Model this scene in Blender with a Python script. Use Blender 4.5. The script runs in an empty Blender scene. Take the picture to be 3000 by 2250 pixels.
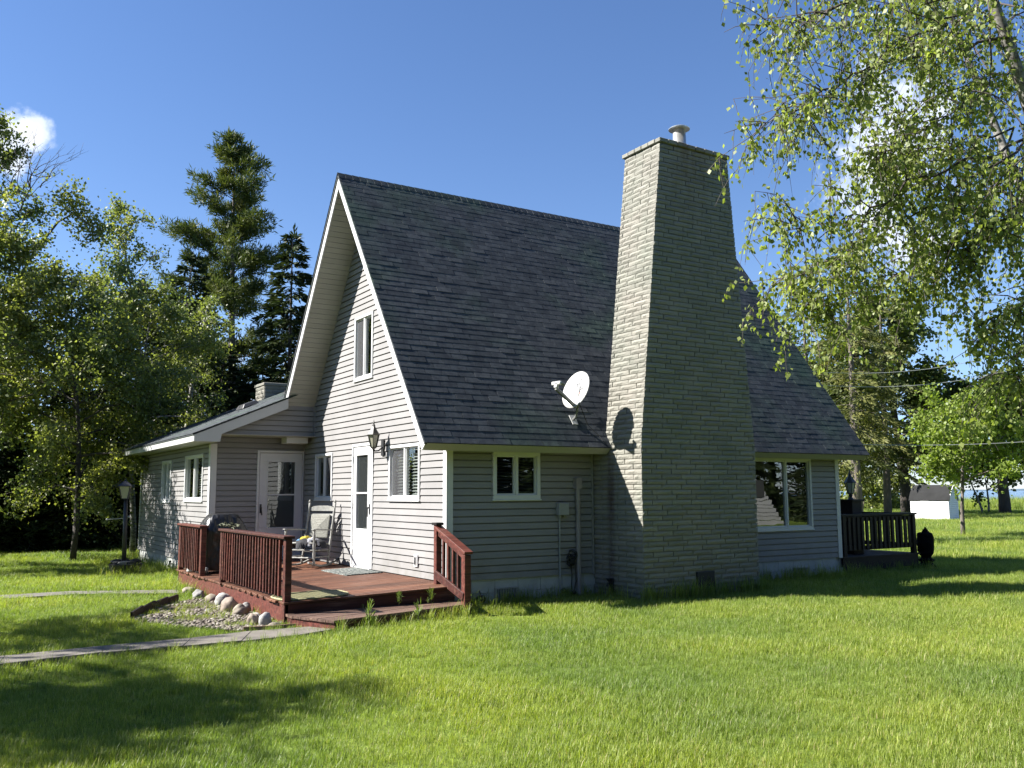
import bpy, math, random
import numpy as np
from mathutils import Vector

# ------------------------------------------------------------------ camera, light, exposure
SC = bpy.context.scene
COL = SC.collection
YAW, PITCH, ROLL = 0.5626, 0.1198, -0.0048
CAM = np.array([-6.1433, -11.4957, 1.2479])
FPX = 2645.4
_F = np.array([math.sin(YAW)*math.cos(PITCH), math.cos(YAW)*math.cos(PITCH), math.sin(PITCH)])
_R = np.array([math.cos(YAW), -math.sin(YAW), 0.0]); _U = np.cross(_R, _F)
_c, _s = math.cos(ROLL), math.sin(ROLL)
_R, _U = _c*_R+_s*_U, -_s*_R+_c*_U
cd = bpy.data.cameras.new('camera'); cam = bpy.data.objects.new('camera', cd); COL.objects.link(cam)
from mathutils import Matrix
m = Matrix(((_R[0], _U[0], -_F[0], CAM[0]), (_R[1], _U[1], -_F[1], CAM[1]), (_R[2], _U[2], -_F[2], CAM[2]), (0, 0, 0, 1)))
cam.matrix_world = m
cd.sensor_width = 36; cd.lens = FPX/3000*36; cd.clip_start = .1; cd.clip_end = 40000
SC.camera = cam
SUN = Vector((-1, .549, .95)).normalized()
EL = math.asin(SUN.z); AZ = math.atan2(SUN.x, SUN.y)
sl = bpy.data.lights.new('sun', 'SUN'); sl.energy = 5.0; sl.angle = math.radians(.5); sl.color = (1, .965, .91)
so = bpy.data.objects.new('sun', sl); COL.objects.link(so)
so.rotation_euler = SUN.to_track_quat('Z', 'Y').to_euler(); so.location = (-20, 12, 20)
SC.view_settings.view_transform = 'Standard'; SC.view_settings.look = 'None'
SC.view_settings.exposure = 1.79; SC.view_settings.gamma = 1

def pxdir(px, py):
    d = _F*FPX+_R*(px-1500)-_U*(py-1125)
    return d/np.linalg.norm(d)
def ndc(P):
    d = np.asarray(P, float)-CAM; z = d@_F
    return 1500+FPX*(d@_R)/z, 1125-FPX*(d@_U)/z, z

world = bpy.data.worlds.new('World'); SC.world = world; world.use_nodes = True
W = world.node_tree; W.nodes.clear()
def wn(t, **k):
    n = W.nodes.new(t)
    for a, b in k.items(): setattr(n, a, b)
    return n
wo = wn('ShaderNodeOutputWorld'); bg = wn('ShaderNodeBackground'); bg.inputs[1].default_value = 0.05
sky = wn('ShaderNodeTexSky', sky_type='NISHITA', sun_disc=False)
sky.sun_elevation = EL; sky.sun_rotation = AZ % (2*math.pi)
sky.altitude = 200; sky.air_density = 1.0; sky.dust_density = .12; sky.ozone_density = 2.6
hsv = wn('ShaderNodeHueSaturation'); hsv.inputs['Saturation'].default_value = 1.12
skm = wn('ShaderNodeMix', data_type='RGBA', blend_type='MULTIPLY'); skm.inputs[0].default_value = 1; skm.inputs[7].default_value = (1.03, .99, 1.08, 1); W.links.new(sky.outputs[0], skm.inputs[6]); tcg = wn('ShaderNodeTexCoord'); sxz = wn('ShaderNodeSeparateXYZ'); W.links.new(tcg.outputs['Generated'], sxz.inputs[0]); hz_ = wn('ShaderNodeMapRange'); hz_.inputs['From Min'].default_value = .16; hz_.inputs['From Max'].default_value = 0; W.links.new(sxz.outputs['Z'], hz_.inputs['Value'])
hm = wn('ShaderNodeMix', data_type='RGBA', blend_type='MULTIPLY'); hm.inputs[7].default_value = (.72, .86, 1.12, 1); W.links.new(hz_.outputs[0], hm.inputs[0]); W.links.new(skm.outputs[2], hm.inputs[6]); W.links.new(hm.outputs[2], hsv.inputs['Color'])
# cumulus: puffs of cloud placed by direction in the sky
geo = wn('ShaderNodeTexCoord')
nrm = wn('ShaderNodeVectorMath', operation='NORMALIZE'); W.links.new(geo.outputs['Generated'], nrm.inputs[0])
noi = wn('ShaderNodeTexNoise'); noi.inputs['Scale'].default_value = 15; noi.inputs['Detail'].default_value = 9; noi.inputs['Roughness'].default_value = .6
W.links.new(nrm.outputs[0], noi.inputs['Vector'])
acc = None
CL = [(10, 435, .062, 1.35), (95, 412, .046, 1.25), (-90, 430, .07, 1.2), (150, 430, .03, 1.0), (2620, 470, .13, 1.35), (2580, 270, .08, 1.3), (2540, 640, .10, 1.25), (2700, 700, .09, 1.2), (650, 1040, .045, 1.1), (600, 1110, .05, 1.1),
      (720, 1150, .05, 1.0), (-900, 700, .12, 1.0), (3700, 500, .14, 1.0), (2750, 330, .07, 1.0), (-2200, 300, .16, .9), (4700, 900, .2, .9)]
for px, py, r, s in CL:
    d = pxdir(px, py)
    dt = wn('ShaderNodeVectorMath', operation='DISTANCE'); W.links.new(nrm.outputs[0], dt.inputs[0]); dt.inputs[1].default_value = tuple(d)
    mr = wn('ShaderNodeMapRange'); mr.inputs['From Min'].default_value = r; mr.inputs['From Max'].default_value = 0; mr.inputs['To Max'].default_value = s
    W.links.new(dt.outputs['Value'], mr.inputs['Value'])
    if acc is None: acc = mr.outputs[0]
    else:
        mx = wn('ShaderNodeMath', operation='MAXIMUM'); W.links.new(acc, mx.inputs[0]); W.links.new(mr.outputs[0], mx.inputs[1]); acc = mx.outputs[0]
ad = wn('ShaderNodeMath', operation='MULTIPLY_ADD'); ad.inputs[1].default_value = .85; W.links.new(acc, ad.inputs[0])
sub = wn('ShaderNodeMath', operation='MULTIPLY'); sub.inputs[1].default_value = 2.2; W.links.new(noi.outputs[0], sub.inputs[0]); W.links.new(sub.outputs[0], ad.inputs[2])
cr = wn('ShaderNodeMapRange', interpolation_type='SMOOTHSTEP'); cr.inputs['From Min'].default_value = 1.66; cr.inputs['From Max'].default_value = 2.02
W.links.new(ad.outputs[0], cr.inputs['Value'])
cc = wn('ShaderNodeMix', data_type='RGBA'); cr2 = wn('ShaderNodeMapRange'); cr2.inputs['From Min'].default_value = 1.7; cr2.inputs['From Max'].default_value = 2.3; W.links.new(ad.outputs[0], cr2.inputs['Value'])
ccol = wn('ShaderNodeMix', data_type='RGBA'); ccol.inputs[6].default_value = (4.2, 5.2, 7.4, 1); ccol.inputs[7].default_value = (6.6, 6.8, 7.2, 1); W.links.new(cr2.outputs[0], ccol.inputs[0]); W.links.new(ccol.outputs[2], cc.inputs[7])
W.links.new(cr.outputs[0], cc.inputs[0]); W.links.new(hsv.outputs[0], cc.inputs[6])
W.links.new(cc.outputs[2], bg.inputs[0]); W.links.new(bg.outputs[0], wo.inputs[0])

# ------------------------------------------------------------------ helpers
rnd = random.Random(5)
ORI = {}
def tag(o, label=None, cat=None, group=None, kind=None):
    if label: o['label'] = label
    if cat: o['category'] = cat
    if group: o['group'] = group
    if kind: o['kind'] = kind
    return o
def thing(name, loc, label, cat, group=None):
    o = bpy.data.objects.new(name, None); COL.objects.link(o); o.location = loc; o.empty_display_size = .2
    ORI[o.name] = Vector(loc)
    return tag(o, label, cat, group)
def link(name, me, parent=None, loc=None):
    o = bpy.data.objects.new(name, me); COL.objects.link(o)
    off = ORI.get(parent.name, Vector((0, 0, 0))) if parent else Vector((0, 0, 0))
    if parent: o.parent = parent
    if loc is not None: o.location = Vector(loc)-off
    return o
class MB:
    def __init__(s): s.v = []; s.f = []; s.m = []
    def poly(s, pts, mi=0):
        n = len(s.v); s.v += [tuple(p) for p in pts]; s.f.append(tuple(range(n, n+len(pts)))); s.m.append(mi)
    def box(s, x0, x1, y0, y1, z0, z1, mi=0):
        s.hexa([(x0, y0, z0), (x1, y0, z0), (x1, y1, z0), (x0, y1, z0), (x0, y0, z1), (x1, y0, z1), (x1, y1, z1), (x0, y1, z1)], mi)
    def hexa(s, p, mi=0):
        n = len(s.v); s.v += [tuple(q) for q in p]
        for f in ((0, 3, 2, 1), (4, 5, 6, 7), (0, 1, 5, 4), (1, 2, 6, 5), (2, 3, 7, 6), (3, 0, 4, 7)):
            s.f.append(tuple(n+i for i in f)); s.m.append(mi)
    def bar(s, a, b, w, h, up=(0, 0, 1), mi=0):
        a = Vector(a); b = Vector(b); d = (b-a).normalized(); up = Vector(up)
        x = d.cross(up); x = x.normalized() if x.length > 1e-4 else Vector((1, 0, 0)); u = x.cross(d)
        x *= w/2; u *= h/2
        s.hexa([a-x-u, a+x-u, b+x-u, b-x-u, a-x+u, a+x+u, b+x+u, b-x+u], mi)
    def tube(s, pts, rad, n=6, mi=0, cap=True):
        pts = [Vector(p) for p in pts]
        if not hasattr(rad, '__len__'): rad = [rad]*len(pts)
        b = len(s.v); ref = Vector((.13, .21, .97))
        for i, p in enumerate(pts):
            d = (pts[min(i+1, len(pts)-1)]-pts[max(i-1, 0)]).normalized()
            if abs(d.dot(ref)) > .97: r2 = Vector((1, .1, 0))
            else: r2 = ref
            x = d.cross(r2).normalized(); y = d.cross(x)
            for k in range(n):
                a = 2*math.pi*k/n; s.v.append(tuple(p+(x*math.cos(a)+y*math.sin(a))*rad[i]))
        for i in range(len(pts)-1):
            for k in range(n):
                s.f.append((b+i*n+k, b+i*n+(k+1) % n, b+(i+1)*n+(k+1) % n, b+(i+1)*n+k)); s.m.append(mi)
        if cap:
            s.f.append(tuple(b+k for k in range(n))[::-1]); s.m.append(mi)
            e = b+(len(pts)-1)*n; s.f.append(tuple(e+k for k in range(n))); s.m.append(mi)
    def lathe(s, c, prof, n=16, mi=0, rot=0):
        s_ = len(s.v)
        for r, z in prof:
            for k in range(n):
                a = 2*math.pi*k/n+rot; s.v.append((c[0]+r*math.cos(a), c[1]+r*math.sin(a), c[2]+z))
        for i in range(len(prof)-1):
            for k in range(n):
                s.f.append((s_+i*n+k, s_+i*n+(k+1) % n, s_+(i+1)*n+(k+1) % n, s_+(i+1)*n+k)); s.m.append(mi)
        s.f.append(tuple(s_+k for k in range(n))[::-1]); s.m.append(mi)
        e = s_+(len(prof)-1)*n; s.f.append(tuple(e+k for k in range(n))); s.m.append(mi)
    def mesh(s, name, mats, off=Vector((0, 0, 0)), smooth=False):
        me = bpy.data.meshes.new(name)
        me.from_pydata([(p[0]-off[0], p[1]-off[1], p[2]-off[2]) for p in s.v], [], s.f)
        for mm in (mats if isinstance(mats, (list, tuple)) else [mats]): me.materials.append(mm)
        if len(set(s.m)) > 1 or (s.m and s.m[0]): me.polygons.foreach_set('material_index', s.m)
        if smooth: me.polygons.foreach_set('use_smooth', [True]*len(me.polygons))
        return me
    def build(s, name, mats, parent=None, smooth=False):
        off = ORI.get(parent.name, Vector((0, 0, 0))) if parent else Vector((0, 0, 0))
        o = link(name, s.mesh(name, mats, off, smooth), parent); ORI[o.name] = off
        return o
def bevel(o, w=.006, seg=1):
    md = o.modifiers.new('bevel', 'BEVEL'); md.width = w; md.segments = seg; md.limit_method = 'ANGLE'; return o

# ------------------------------------------------------------------ materials
def newmat(name):
    mt = bpy.data.materials.new(name); mt.use_nodes = True; nt = mt.node_tree
    return mt, nt, nt.nodes['Principled BSDF']
def nd(nt, t, **k):
    n = nt.nodes.new(t)
    for a, b in k.items(): setattr(n, a, b)
    return n
def noise(nt, scale, detail=4, rough=.6, vec=None, coord='Object', stretch=None):
    tc = nd(nt, 'ShaderNodeTexCoord') if coord != 'World' else nd(nt, 'ShaderNodeNewGeometry')
    out = tc.outputs[coord] if coord != 'World' else tc.outputs['Position']
    if stretch:
        mp = nd(nt, 'ShaderNodeMapping'); mp.inputs['Scale'].default_value = stretch; nt.links.new(out, mp.inputs[0]); out = mp.outputs[0]
    n = nd(nt, 'ShaderNodeTexNoise'); n.inputs['Scale'].default_value = scale; n.inputs['Detail'].default_value = detail; n.inputs['Roughness'].default_value = rough
    nt.links.new(out, n.inputs['Vector']); return n
def ramp(nt, src, stops):
    r = nd(nt, 'ShaderNodeValToRGB'); e = r.color_ramp.elements
    while len(e) < len(stops): e.new(.5)
    for i, (p, c) in enumerate(stops): e[i].position = p; e[i].color = (*c, 1)
    nt.links.new(src, r.inputs[0]); return r
def bump(nt, src, p, strength=.3, dist=.01):
    b = nd(nt, 'ShaderNodeBump'); b.inputs['Strength'].default_value = strength; b.inputs['Distance'].default_value = dist
    nt.links.new(src, b.inputs['Height']); nt.links.new(b.outputs[0], p.inputs['Normal'])
def sc(c, k): return tuple(x*k for x in c)
def mat(name, col, rough=.6, var=.12, scale=6, bs=.15, bd=.003, metal=0, stretch=None, spec=.5, fine=60):
    mt, nt, p = newmat(name)
    n = noise(nt, scale, 5, .65, coord='World', stretch=stretch)
    r = ramp(nt, n.outputs[0], [(.3, sc(col, 1-var)), (.7, sc(col, 1+var))])
    nt.links.new(r.outputs[0], p.inputs['Base Color'])
    p.inputs['Roughness'].default_value = rough; p.inputs['Metallic'].default_value = metal; p.inputs['Specular IOR Level'].default_value = spec
    if bs:
        n2 = noise(nt, fine, 4, .6, coord='World', stretch=stretch); bump(nt, n2.outputs[0], p, bs, bd)
    return mt
def rand_id(nt):
    oi = nd(nt, 'ShaderNodeObjectInfo'); g = nd(nt, 'ShaderNodeNewGeometry')
    a = nd(nt, 'ShaderNodeMath', operation='ADD'); nt.links.new(oi.outputs['Random'], a.inputs[0]); nt.links.new(g.outputs['Random Per Island'], a.inputs[1])
    f = nd(nt, 'ShaderNodeMath', operation='FRACT'); nt.links.new(a.outputs[0], f.inputs[0]); return f.outputs[0]
def mixrgb(nt, fac, a, b, mode='MIX'):
    mx = nd(nt, 'ShaderNodeMix', data_type='RGBA', blend_type=mode)
    for i, s in ((0, fac), (6, a), (7, b)):
        if isinstance(s, (int, float)): mx.inputs[i].default_value = s
        elif isinstance(s, tuple): mx.inputs[i].default_value = (*s, 1)
        else: nt.links.new(s, mx.inputs[i])
    return mx.outputs[2]
def leafmat(name, c1, c2, trans=.42, back=None, big=None, spec=.35):
    mt, nt, p = newmat(name)
    r = ramp(nt, rand_id(nt), [(.0, c1), (.55, tuple((a+b)/2 for a, b in zip(c1, c2))), (1, c2)])
    col = r.outputs[0]
    if big:
        n = noise(nt, big, 2, .5, coord='World'); rr = ramp(nt, n.outputs[0], [(.35, (.72, .8, .8)), (.65, (1.2, 1.12, .9))])
        col = mixrgb(nt, 1.0, col, rr.outputs[0], 'MULTIPLY')
    nt.links.new(col, p.inputs['Base Color']); p.inputs['Roughness'].default_value = .48; p.inputs['Specular IOR Level'].default_value = spec
    t = nd(nt, 'ShaderNodeBsdfTranslucent')
    tc = mixrgb(nt, 1.0, col, (1.4, 1.5, .6), 'MULTIPLY'); nt.links.new(tc, t.inputs[0])
    mx = nd(nt, 'ShaderNodeMixShader'); mx.inputs[0].default_value = trans
    out = nt.nodes['Material Output']
    nt.links.new(p.outputs[0], mx.inputs[1]); nt.links.new(t.outputs[0], mx.inputs[2]); nt.links.new(mx.outputs[0], out.inputs[0])
    return mt

def siding_mat(name, col):
    mt, nt, p = newmat(name)
    n = noise(nt, 1.1, 4, .6, coord='World'); fine = noise(nt, 30, 4, .7, coord='World', stretch=(1, 1, 9))
    r = ramp(nt, n.outputs[0], [(.3, sc(col, .90)), (.7, sc(col, 1.06))])
    r2 = ramp(nt, fine.outputs[0], [(.3, (.93, .93, .92)), (.7, (1.04, 1.04, 1.04))])
    c = mixrgb(nt, 1.0, r.outputs[0], r2.outputs[0], 'MULTIPLY')
    rr = ramp(nt, rand_id(nt), [(0, (.95, .95, .95)), (1, (1.03, 1.03, 1.03))])
    c = mixrgb(nt, 1.0, c, rr.outputs[0], 'MULTIPLY')
    g = nd(nt, 'ShaderNodeNewGeometry'); sx = nd(nt, 'ShaderNodeSeparateXYZ'); nt.links.new(g.outputs['Position'], sx.inputs[0]); sp = nd(nt, 'ShaderNodeMapRange'); sp.inputs['From Min'].default_value = .45; sp.inputs['From Max'].default_value = -.05; nt.links.new(sx.outputs['Z'], sp.inputs['Value'])
    st = noise(nt, 3, 5, .7, coord='World', stretch=(1, 1, .6)); stm = nd(nt, 'ShaderNodeMapRange'); stm.inputs['From Min'].default_value = .4; stm.inputs['From Max'].default_value = .65; stm.inputs['To Max'].default_value = .5; nt.links.new(st.outputs[0], stm.inputs['Value']); km = nd(nt, 'ShaderNodeMath', operation='MULTIPLY'); nt.links.new(sp.outputs[0], km.inputs[0]); nt.links.new(stm.outputs[0], km.inputs[1])
    c = mixrgb(nt, km.outputs[0], c, (.12, .115, .09))
    nt.links.new(c, p.inputs['Base Color']); p.inputs['Roughness'].default_value = .55; p.inputs['Specular IOR Level'].default_value = .35
    bump(nt, fine.outputs[0], p, .12, .002)
    return mt
M = {}
M['siding'] = siding_mat('vinyl_siding', (.220, .213, .209))
M['soffit'] = siding_mat('vinyl_soffit', (.33, .325, .29))
M['trim'] = mat('white_trim', (.52, .52, .515), .4, .03, 3, .05)
M['fascia'] = mat('aluminium_fascia', (.44, .44, .435), .38, .04, 3, .05)
M['found'] = mat('painted_block', (.36, .365, .345), .85, .15, 3, .5, .006, fine=45)
M['dark'] = mat('black_metal', (.018, .018, .02), .45, .2, 8, .1)
M['bronze'] = mat('weathered_bronze', (.045, .042, .035), .5, .35, 25, .2)
M['inside'] = mat('dark_interior', (.035, .032, .03), .9, .3, 3, 0)
M['greybox'] = mat('grey_enamel', (.26, .265, .255), .5, .06, 4, .05)
M['pvc'] = mat('taupe_pvc', (.23, .205, .20), .5, .08, 4, .05)
M['galv'] = mat('galvanised', (.62, .62, .60), .32, .12, 20, .1, metal=.85)
M['terra'] = mat('terracotta', (.45, .17, .07), .8, .15, 10, .2)
M['rubber'] = mat('black_rubber', (.015, .015, .015), .7, .2, 10, .1)
M['wire'] = mat('wire_grey', (.42, .43, .40), .6, .05, 4, 0)
M['dish'] = mat('dish_white', (.40, .40, .385), .35, .04, 6, .05)
M['dishgrey'] = mat('dish_bracket', (.15, .15, .14), .45, .08, 9, .05)
M['logo'] = mat('logo_grey', (.16, .165, .18), .5, .05, 9, 0)
M['logored'] = mat('logo_red', (.42, .16, .14), .5, .05, 9, 0)
def glass(name, base=.10, tint=(.02, .022, .025)):
    mt, nt, p = newmat(name); nt.nodes.remove(p)
    lw = nd(nt, 'ShaderNodeLayerWeight'); lw.inputs[0].default_value = .5
    pw = nd(nt, 'ShaderNodeMath', operation='POWER'); pw.inputs[1].default_value = 3.5; nt.links.new(lw.outputs['Facing'], pw.inputs[0])
    ma = nd(nt, 'ShaderNodeMath', operation='MULTIPLY_ADD'); ma.inputs[1].default_value = .8; ma.inputs[2].default_value = base; nt.links.new(pw.outputs[0], ma.inputs[0])
    g = nd(nt, 'ShaderNodeBsdfGlossy'); g.inputs['Roughness'].default_value = .0; g.inputs[0].default_value = (.9, .95, .95, 1)
    t = nd(nt, 'ShaderNodeBsdfTransparent'); t.inputs[0].default_value = (.75, .8, .78, 1)
    n = noise(nt, 1.6, 2, .5, coord='World'); b = nd(nt, 'ShaderNodeBump'); b.inputs['Strength'].default_value = .06; b.inputs['Distance'].default_value = .02
    nt.links.new(n.outputs[0], b.inputs['Height']); nt.links.new(b.outputs[0], g.inputs['Normal'])
    mx = nd(nt, 'ShaderNodeMixShader'); nt.links.new(ma.outputs[0], mx.inputs[0]); nt.links.new(t.outputs[0], mx.inputs[1]); nt.links.new(g.outputs[0], mx.inputs[2])
    nt.links.new(mx.outputs[0], nt.nodes['Material Output'].inputs[0]); return mt
M['glass'] = glass('window_glass', .13)
M['frost'] = mat('milky_glass', (.30, .29, .22), .25, .1, 12, .1)
def screen():
    mt, nt, p = newmat('insect_screen'); p.inputs['Base Color'].default_value = (.07, .07, .075, 1); p.inputs['Roughness'].default_value = .7
    t = nd(nt, 'ShaderNodeBsdfTransparent'); mx = nd(nt, 'ShaderNodeMixShader'); mx.inputs[0].default_value = .45
    nt.links.new(t.outputs[0], mx.inputs[1]); nt.links.new(p.outputs[0], mx.inputs[2]); nt.links.new(mx.outputs[0], nt.nodes['Material Output'].inputs[0]); return mt
M['screen'] = screen()
M['blind'] = mat('blind_slat', (.30, .30, .29), .5, .03, 4, 0)

def shingle_mat():
    mt, nt, p = newmat('asphalt_shingle')
    r = ramp(nt, rand_id(nt), [(0, (.031, .036, .042)), (.35, (.039, .045, .052)), (.7, (.047, .053, .060)), (1, (.057, .062, .068))])
    n = noise(nt, 6.5, 6, .8, coord='World'); r2 = ramp(nt, n.outputs[0], [(.40, (.58, .60, .64)), (.60, (1.22, 1.20, 1.14))])
    c = mixrgb(nt, 1.0, r.outputs[0], r2.outputs[0], 'MULTIPLY')
    n3 = noise(nt, .55, 3, .6, coord='World'); r3 = ramp(nt, n3.outputs[0], [(.48, (1, 1, 1)), (.68, (.85, 1.25, .8))])
    c = mixrgb(nt, 1.0, c, r3.outputs[0], 'MULTIPLY')
    g = noise(nt, 160, 3, .8, coord='World'); r4 = ramp(nt, g.outputs[0], [(.3, (.6, .6, .6)), (.7, (1.5, 1.5, 1.5))])
    c = mixrgb(nt, 1.0, c, r4.outputs[0], 'MULTIPLY')
    nt.links.new(c, p.inputs['Base Color']); p.inputs['Roughness'].default_value = .85; p.inputs['Specular IOR Level'].default_value = .3
    bump(nt, g.outputs[0], p, .35, .0015); return mt
M['shingle'] = shingle_mat()

def brick_mat():
    mt, nt, p = newmat('painted_splitface')
    base = (.210, .204, .182)
    r = ramp(nt, rand_id(nt), [(0, sc(base, .86)), (1, sc(base, 1.10))])
    n = noise(nt, 1.3, 5, .65, coord='World'); r2 = ramp(nt, n.outputs[0], [(.35, (.88, .92, .86)), (.65, (1.08, 1.04, 1.0))])
    c = mixrgb(nt, 1.0, r.outputs[0], r2.outputs[0], 'MULTIPLY')
    # sooty and rusty streaks that run down the masonry
    g = nd(nt, 'ShaderNodeNewGeometry'); sx = nd(nt, 'ShaderNodeSeparateXYZ'); nt.links.new(g.outputs['Position'], sx.inputs[0])
    def band(out, c0, w):
        a = nd(nt, 'ShaderNodeMath', operation='SUBTRACT'); nt.links.new(out, a.inputs[0]); a.inputs[1].default_value = c0
        b = nd(nt, 'ShaderNodeMath', operation='ABSOLUTE'); nt.links.new(a.outputs[0], b.inputs[0])
        mrr = nd(nt, 'ShaderNodeMapRange', interpolation_type='SMOOTHSTEP'); mrr.inputs['From Min'].default_value = w; mrr.inputs['From Max'].default_value = w*.25; nt.links.new(b.outputs[0], mrr.inputs['Value']); return mrr.outputs[0]
    def mul(a, b):
        mm = nd(nt, 'ShaderNodeMath', operation='MULTIPLY')
        for i, s in enumerate((a, b)):
            if isinstance(s, float): mm.inputs[i].default_value = s
            else: nt.links.new(s, mm.inputs[i])
        return mm.outputs[0]
    st = noise(nt, 5, 5, .7, coord='World', stretch=(1, 1, .25)); stm = nd(nt, 'ShaderNodeMapRange'); stm.inputs['From Min'].default_value = .35; stm.inputs['From Max'].default_value = .6; nt.links.new(st.outputs[0], stm.inputs['Value'])
    lo = nd(nt, 'ShaderNodeMapRange'); lo.inputs['From Min'].default_value = 2.0; lo.inputs['From Max'].default_value = 1.6; nt.links.new(sx.outputs['Z'], lo.inputs['Value'])
    k1 = mul(mul(band(sx.outputs['Y'], -.45, .13), lo.outputs[0]), stm.outputs[0])
    c = mixrgb(nt, mul(k1, .85), c, (.075, .05, .048))
    hi = nd(nt, 'ShaderNodeMapRange'); hi.inputs['From Min'].default_value = 5.2; hi.inputs['From Max'].default_value = 6.9; nt.links.new(sx.outputs['Z'], hi.inputs['Value'])
    k2 = mul(mul(band(sx.outputs['X'], 3.75, .55), hi.outputs[0]), stm.outputs[0])
    c = mixrgb(nt, mul(k2, .7), c, (.13, .085, .055))
    mid = band(sx.outputs['Z'], 4.9, 1.6)
    k3 = mul(mul(mid, stm.outputs[0]), band(sx.outputs['X'], 4.0, .9)); c = mixrgb(nt, mul(k3, .55), c, (.15, .155, .13))
    k4 = mul(band(sx.outputs['Z'], -.33, .22), stm.outputs[0]); c = mixrgb(nt, mul(k4, .55), c, (.11, .12, .09))
    nt.links.new(c, p.inputs['Base Color']); p.inputs['Roughness'].default_value = .85; p.inputs['Specular IOR Level'].default_value = .25
    f = noise(nt, 34, 5, .75, coord='World'); bump(nt, f.outputs[0], p, 1.0, .010); return mt
M['brick'] = brick_mat()

def deck_mat(name, col, wear=.5):
    mt, nt, p = newmat(name)
    r = ramp(nt, rand_id(nt), [(0, sc(col, .6)), (.5, col), (1, (col[0]*1.5, col[1]*1.55, col[2]*1.5))])
    n = noise(nt, 4, 6, .75, coord='World', stretch=(.3, 4.5, 3)); wr = nd(nt, 'ShaderNodeMapRange'); wr.inputs['From Min'].default_value = .52; wr.inputs['From Max'].default_value = .75; wr.inputs['To Max'].default_value = wear
    nt.links.new(n.outputs[0], wr.inputs['Value'])
    c = mixrgb(nt, wr.outputs[0], r.outputs[0], (.20, .125, .085))
    n2 = noise(nt, 9, 4, .8, coord='World', stretch=(.09, 2.2, 2.2)); r2 = ramp(nt, n2.outputs[0], [(.36, (.42, .38, .36)), (.62, (1.38, 1.4, 1.4))])
    c = mixrgb(nt, 1.0, c, r2.outputs[0], 'MULTIPLY')
    nt.links.new(c, p.inputs['Base Color']); p.inputs['Roughness'].default_value = .6; p.inputs['Specular IOR Level'].default_value = .3
    bump(nt, n2.outputs[0], p, .35, .004); return mt
M['deck'] = deck_mat('stained_deck_board', (.100, .040, .022), 1.0)
M['rail'] = deck_mat('red_stained_wood', (.066, .017, .012), .5)
M['step'] = deck_mat('weathered_step', (.10, .06, .045), .9)
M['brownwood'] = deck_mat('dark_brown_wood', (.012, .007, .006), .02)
M['weathered'] = mat('weathered_white_paint', (.22, .215, .195), .7, .3, 14, .3, .004)
M['woven'] = mat('woven_rush', (.21, .205, .175), .8, .25, 30, .6, .006, fine=120)
# ------------------------------------------------------------------ walls
class Plane:                                     # a wall: origin, horizontal direction, outward normal
    def __init__(s, p0, u, n): s.p0 = Vector(p0); s.u = Vector(u); s.n = Vector(n)
    def p(s, u, z, n=0): return s.p0+s.u*u+s.n*n+Vector((0, 0, z))
    def box(s, mb, u0, u1, z0, z1, n0, n1, mi=0):
        mb.hexa([s.p(u0, z0, n0), s.p(u1, z0, n0), s.p(u1, z0, n1), s.p(u0, z0, n1), s.p(u0, z1, n0), s.p(u1, z1, n0), s.p(u1, z1, n1), s.p(u0, z1, n1)], mi)
def spans(zm, xint, ops):
    a, b = xint(zm); out = [(a, b, None, None)]
    for (u0, u1, z0, z1) in ops:
        if z0 < zm < z1:
            nx = []
            for s in out:
                if u1 <= s[0] or u0 >= s[1]: nx.append(s); continue
                if u0 > s[0]: nx.append((s[0], u0, s[2], 1))
                if u1 < s[1]: nx.append((u1, s[1], 1, s[3]))
            out = nx
    return out
def band_faces(pl, mb, z0, z1, xint, ops, off, lip=None):
    """quads of a strip between heights z0 and z1, cut round openings; off(z) is its stand-off from the wall"""
    cuts = sorted(set([z0, z1]+[z for o in ops for z in o[2:] if z0 < z < z1]))
    for a, b in zip(cuts, cuts[1:]):
        for s in spans((a+b)/2, xint, ops):
            ua0 = s[0] if s[2] else xint(a)[0]; ub0 = s[0] if s[2] else xint(b)[0]
            ua1 = s[1] if s[3] else xint(a)[1]; ub1 = s[1] if s[3] else xint(b)[1]
            if ua1-ua0 < .004 and ub1-ub0 < .004: continue
            mb.poly([pl.p(ua0, a, off(a)), pl.p(ua1, a, off(a)), pl.p(ub1, b, off(b)), pl.p(ub0, b, off(b))])
            if lip is not None and a == z0:
                mb.poly([pl.p(ua0, a, off(a)), pl.p(ua0, a+.001, 0), pl.p(ua1, a+.001, 0), pl.p(ua1, a, off(a))])
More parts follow.
